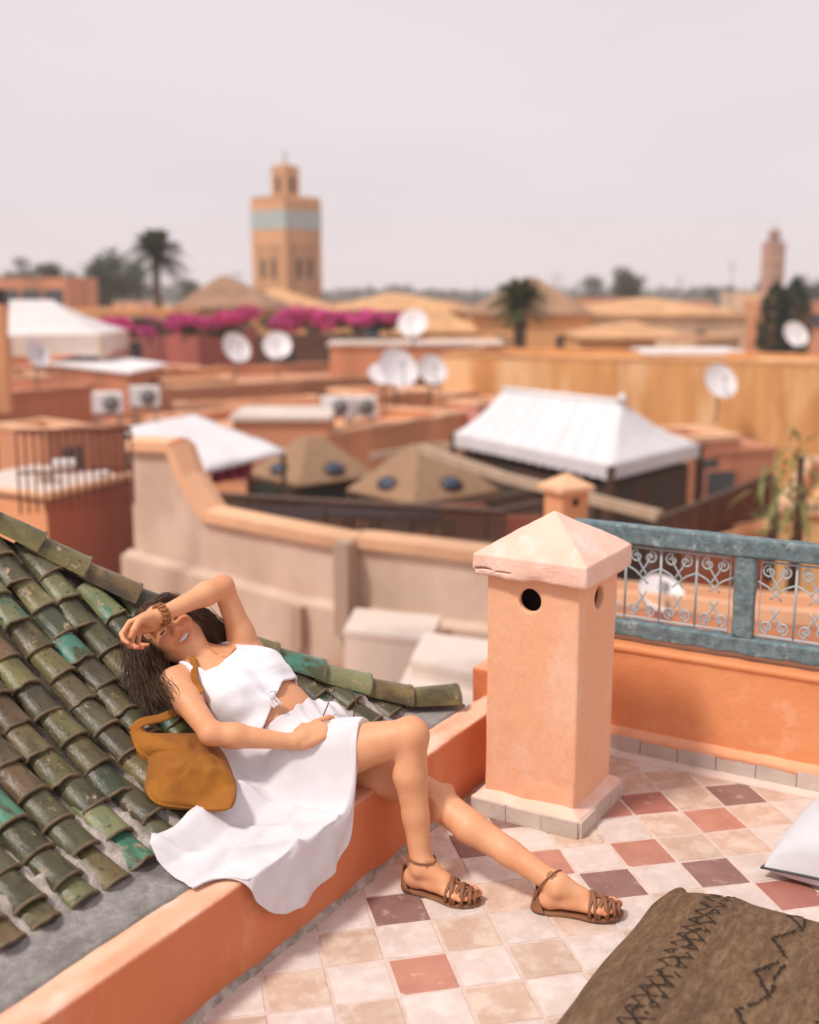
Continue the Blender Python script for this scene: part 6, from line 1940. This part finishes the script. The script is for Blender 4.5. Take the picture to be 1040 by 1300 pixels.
# --- minarets
def minaret(label, x0, x1, xc, y_top, y_band0, y_band1, lx0, lx1, ly, fy, Y, m, band, yaw):
    c = at((x0 + x1) / 2, y_top, Y)
    wpx = (x1 - x0) * Y / FPX
    s_ = wpx / (abs(math.cos(yaw)) + abs(math.sin(yaw)))
    E_ = empty('minaret', (c[0], Y + wpx / 2, GZ), yaw, label, 'minaret')
    Z = lambda y_: at(520, y_, Y)[2] - GZ
    zt = Z(y_top); h_ = s_ / 2
    MB().box(-h_, h_, -h_, h_, 0, zt).build('shaft', m, E_)
    if band is not None:
        MB().box(-h_ - .05, h_ + .05, -h_ - .05, h_ + .05, Z(y_band1), Z(y_band0)).build('tile_band', band, E_)
    mb = MB(); mr = max(s_ * .07, .3)
    n_ = 7
    for side in range(4):
        for k_ in range(n_):
            u = -h_ + s_ * (k_ + .5) / n_
            M_ = Matrix.Rotation(side * math.pi / 2, 4, 'Z')
            mer = MB().box(u - mr * .45, u + mr * .45, -h_ - .06, -h_ + .4, zt, zt + mr * 1.0, M=M_).build('merlon', m, E_)
    # blind arch panels in a brick tone of their own, twin openings on each face
    dkm = plaster('panel_brick', tuple(np.array((.52, .29, .15))))
    for side in range(4):
        M_ = Matrix.Rotation(side * math.pi / 2, 4, 'Z')
        zb = Z(y_band1) - (Z(y_band1)) * .06
        MB().box(-h_ * .72, h_ * .72, -h_ - .08, -h_ + .1, zb - s_ * 1.1, zb - s_ * .12, M=M_).build('panel', dkm, E_)
        for k_ in (-1, 1):
            MB().box(k_ * h_ * .3 - s_ * .06, k_ * h_ * .3 + s_ * .06, -h_ - .12, -h_, zb - s_ * .8, zb - s_ * .42, M=M_).build('opening', M_dark, E_)
    lw = (lx1 - lx0) * Y / FPX / (abs(math.cos(yaw)) + abs(math.sin(yaw))) / 2
    zl_ = Z(ly)
    ln_ = MB().box(-lw, lw, -lw, lw, zt, zl_).build('lantern', m, E_)
    for side in range(4):
        M_ = Matrix.Rotation(side * math.pi / 2, 4, 'Z')
        MB().box(-lw * .3, lw * .3, -lw - .05, -lw + .05, zt + (zl_ - zt) * .22, zt + (zl_ - zt) * .7, M=M_).build('opening', M_dark, ln_)
    MB().lathe([(lw * .95, zl_), (lw * .9, zl_ + lw * .10), (lw * .45, zl_ + lw * .26), (.03, zl_ + lw * .34)], 16).build('dome', m, E_)
    fz = Z(fy)
    MB().tube([(0, 0, zl_), (0, 0, fz)], .08, 6).build('finial', M_steel, E_)
    for t in (.3, .5, .65): MB().lathe([(.02, -.35 * (1 - t)), (.4 * (1.1 - t), 0), (.02, .35 * (1 - t))], 10, Matrix.Translation((0, 0, zl_ + (fz - zl_) * t + .2))).build('finial_ball', mat('brass', (.4, .28, .12), (.35, .24, .1), 3, .4, metal=1), E_)
P_min = plaster('minaret_brick', (.64, .35, .18), .12, .25)
M_band = mat('zellige_band', (.36, .42, .42), (.47, .52, .50), 1.2, .4, c3=(.30, .38, .38), s3=2.5)
minaret('tall square minaret with a pale green tile band and lantern', 314, 402, 358, 252, 266, 290, 339, 374, 207, 182, 150, P_min, M_band, math.pi / 4 + .08)
minaret('small distant minaret rising beside the cypress', 974, 1000, 987, 308, 312, 318, 981, 994, 292, 280, 300, plaster('minaret_brown', (.40, .20, .13), .12, .25), None, .35)

# --- trees
M_bark = mat('bark', (.11, .075, .05), (.15, .10, .065), 4, .9)
M_treeleaf = mat('tree_leaf', (.030, .050, .024), (.050, .075, .032), 1.5, .7, rand=.15)
M_far = mat('far_tree_leaf', (.040, .060, .040), (.055, .075, .05), .3, .8)
M_cyp = mat('cypress_leaf', (.014, .032, .018), (.024, .045, .024), 1.5, .8)
def tree(label, x_, yb, yt, Y, wpx, n_, m, squash=1.0, nm='tree', seed=0, lobes=9):
    p = at(x_, yt, Y); wd = wpx * Y / FPX / 2
    ht = p[2] - GZ
    crown_h = (yb - yt) * Y / FPX
    E_ = empty(nm, (p[0], Y, GZ), 0, label, 'tree')
    r_ = random.Random(seed + int(x_))
    c = cloud_faces(n_, 1.0, 1, r_, (1, 1, 1), lobes=lobes) if False else None
    mb = cloud_faces(n_, wd, max(wd * .085, .12), r_, (1, 1, crown_h / 2 / wd), .15, lobes=lobes)
    cr = mb.build('crown', m, E_); cr.location = (0, 0, ht - crown_h * .5)
    mt_ = MB().tube([(0, 0, 0), (.1, 0, (ht - crown_h) * .6), (-.1, .1, ht - crown_h * .4)], [wd * .10, wd * .08, wd * .05], 7)
    for k_ in range(4):
        a_ = k_ * 1.7
        mt_.tube([(0, 0, max(ht - crown_h * .9, .5)), (math.cos(a_) * wd * .5, math.sin(a_) * wd * .5, ht - crown_h * .45)], [wd * .05, wd * .015], 5)
    mt_.build('trunk', M_bark, E_)
tree('dark rounded tree left of the palm', 138, 382, 326, 140, 74, 3200, M_treeleaf, lobes=12)
tree('dark tree half hidden by the far left house', 62, 368, 334, 150, 50, 1400, M_treeleaf)
tree('low dark tree at the far left edge', 22, 366, 340, 150, 44, 1200, M_treeleaf)
tree('dark green round tree on the skyline right of the brown roof', 804, 382, 344, 160, 50, 2200, M_treeleaf)
tree('smaller pale tree on the skyline near the brown roof', 752, 380, 352, 220, 34, 900, M_far)
tree('tiny tree on the skyline between the antennas', 905, 380, 362, 260, 26, 700, M_far)
tree('dark tree at the right edge of the skyline', 1030, 382, 354, 180, 44, 1200, M_far)
tree('thin skyline tree just right of the palm', 238, 384, 356, 200, 40, 900, M_far)
r_ = random.Random(77)
p = at(992, 440, 50)
E_ = empty('cypress', (p[0], 50, GZ), 0, 'dark green cypress pair above the pale roof sheet', 'tree')
for dx, yt, wd in ((-.35, 358, .75), (.45, 352, .8)):
    ht = at(992, yt, 50)[2] - GZ
    mb = MB()
    for k_ in range(1500):
        h_ = r_.random(); a_ = r_.uniform(0, 6.28)
        rad = wd * (math.sin(math.pi * min(1, h_ * .9 + .12)) ** .6) * r_.uniform(.5, 1.05)
        q = np.array([dx + math.cos(a_) * rad, math.sin(a_) * rad, ht - 3.6 + h_ * 3.6])
        s_ = .11
        v = nrm([r_.gauss(0, .4), r_.gauss(0, .4), 1]); b_ = nrm(np.cross(v, [r_.gauss(0, 1) for _ in range(3)]))
        mb.add([q - v * s_, q + b_ * s_ * .5, q + v * s_ * 1.3, q - b_ * s_ * .5], [(0, 1, 2, 3)])
    mb.build('crown', M_cyp, E_)
    MB().tube([(dx, 0, 0), (dx, 0, ht - 1)], [.14, .05], 6).build('trunk', M_bark, E_)
def palm(label, x_, y_crown, Y, rpx, n_, y_foot, m, seed, droop=.8):
    p = at(x_, y_crown, Y); R0 = rpx * Y / FPX
    E_ = empty('palm_tree', (p[0], Y, GZ), 0, label, 'palm')
    ht = p[2] - GZ
    MB().tube([(0, 0, 0), (.1, 0, ht * .5), (.0, 0, ht - .2)], [.34, .27, .30], 9).build('trunk', M_bark, E_)
    r_ = random.Random(seed)
    mb = MB()
    for k_ in range(n_):
        a_ = r_.uniform(0, 6.28); el = r_.uniform(-.55, 1.45); L_ = R0 * r_.uniform(.85, 1.12)
        d = np.array([math.cos(a_) * math.cos(el), math.sin(a_) * math.cos(el), math.sin(el)])
        s_ = np.array([-math.sin(a_), math.cos(a_), 0])
        rib = [np.array([0, 0, ht]) + d * L_ * t - np.array([0, 0, droop * .45 * L_ * t * t]) for t in np.linspace(0, 1, 9)]
        mb.tube(rib, [.03 * (1 - .8 * i / 8) for i in range(9)], 3)
        for i in range(1, 9):
            for sg in (-1, 1):
                for q_ in (0, .5):
                    b0 = rib[i] + (rib[i - 1] - rib[i]) * q_
                    ll = L_ * .24 * (1 - .45 * i / 8)
                    tp = b0 + (s_ * sg * .75 + d * .65 + np.array([0, 0, -.15])) * ll
                    mb.add([b0, b0 + d * .20, tp], [(0, 1, 2)])
    mb.build('fronds', m, E_)
    f_ = MB()
    for k_ in range(18):
        a_ = r_.uniform(0, 6.28)
        f_.tube([(0, 0, ht - .1), (math.cos(a_) * .3, math.sin(a_) * .3, ht - .5), (math.cos(a_) * .35, math.sin(a_) * .35, ht - 1.3)], [.06, .05, .02], 4)
    f_.build('dead_fronds', mat('dead_frond', (.20, .13, .075), (.15, .10, .06), 3, .9), E_)
M_palm = mat('palm_green', (.050, .085, .035), (.085, .12, .05), 1, .6, rand=.1)
palm('tall date palm with a round crown left of the tall minaret', 197, 322, 85, 40, 130, 395, M_palm, 4)
palm('bushy palm in front of the hipped brown roof', 660, 382, 55, 37, 110, 430, mat('palm_yellow_green', (.085, .115, .035), (.12, .15, .05), 1, .6), 8)
# --- antennas
for k_, (x_, yt, Y, lb) in enumerate(((930, 330, 200, 'thin lattice mast on the skyline near the small minaret'), (864, 350, 190, 'short antenna on the skyline over the sand ochre roof'), (706, 346, 120, 'antenna beside the hipped brown roof'), (300, 343, 120, 'small antenna left of the tall minaret'))):
    p = at(x_, yt, Y)
    E_ = empty('antenna', (p[0], Y, GZ), 0, lb, 'antenna')
    MB().tube([(0, 0, 0), (0, 0, p[2] - GZ)], [.22, .08], 6).build('mast', M_steel, E_)
    for j in range(3): MB().tube([(-.9 + j * .2, 0, p[2] - GZ - .4 - j * .7), (.9 - j * .2, 0, p[2] - GZ - .4 - j * .7)], .05, 5).build('crossbar', M_steel, E_)

# --- the far belt of trees along the horizon, and hills
mb = MB()
r_ = random.Random(31)
for k_ in range(5200):
    Y = r_.uniform(420, 1300)
    x_ = r_.uniform(-150, 1190)
    cx = (x_ - 520) / FPX * Y
    hmax = 7.0 + 6.0 * mnoise.noise((cx * .012, Y * .004, 1.0)) + 2.5 * mnoise.noise((cx * .06, Y * .02, 5.0))
    q = np.array([cx, Y, GZ + max(hmax, 3) * r_.uniform(.35, 1.05)])
    s_ = r_.uniform(1.2, 3.0)
    a_ = nrm([r_.gauss(0, 1), r_.gauss(0, .4), r_.gauss(0, .7)]); b_ = nrm(np.cross(a_, [r_.gauss(0, .3), 1, r_.gauss(0, .3)]))
    mb.add([q - a_ * s_, q + b_ * s_ * .8, q + a_ * s_, q - b_ * s_ * .8], [(0, 1, 2, 3)])
far = mb.build('distant_trees', M_far)
tag(far, 'hazy belt of trees along the horizon', 'trees', kind='stuff')

# --- dusty air
hz = MB().box(-1610, 1610, -210, 1510, GZ - 1, 40).build('haze')
tag(hz, kind='stuff')
hm_ = bpy.data.materials.new('haze'); hm_.use_nodes = True
hm_.node_tree.nodes.remove(hm_.node_tree.nodes['Principled BSDF'])
pv = hm_.node_tree.nodes.new('ShaderNodeVolumePrincipled')
pv.inputs['Color'].default_value = (.97, .96, .98, 1)
pv.inputs['Density'].default_value = .0006
hm_.node_tree.links.new(pv.outputs[0], hm_.node_tree.nodes['Material Output'].inputs['Volume'])
hz.data.materials.append(hm_)
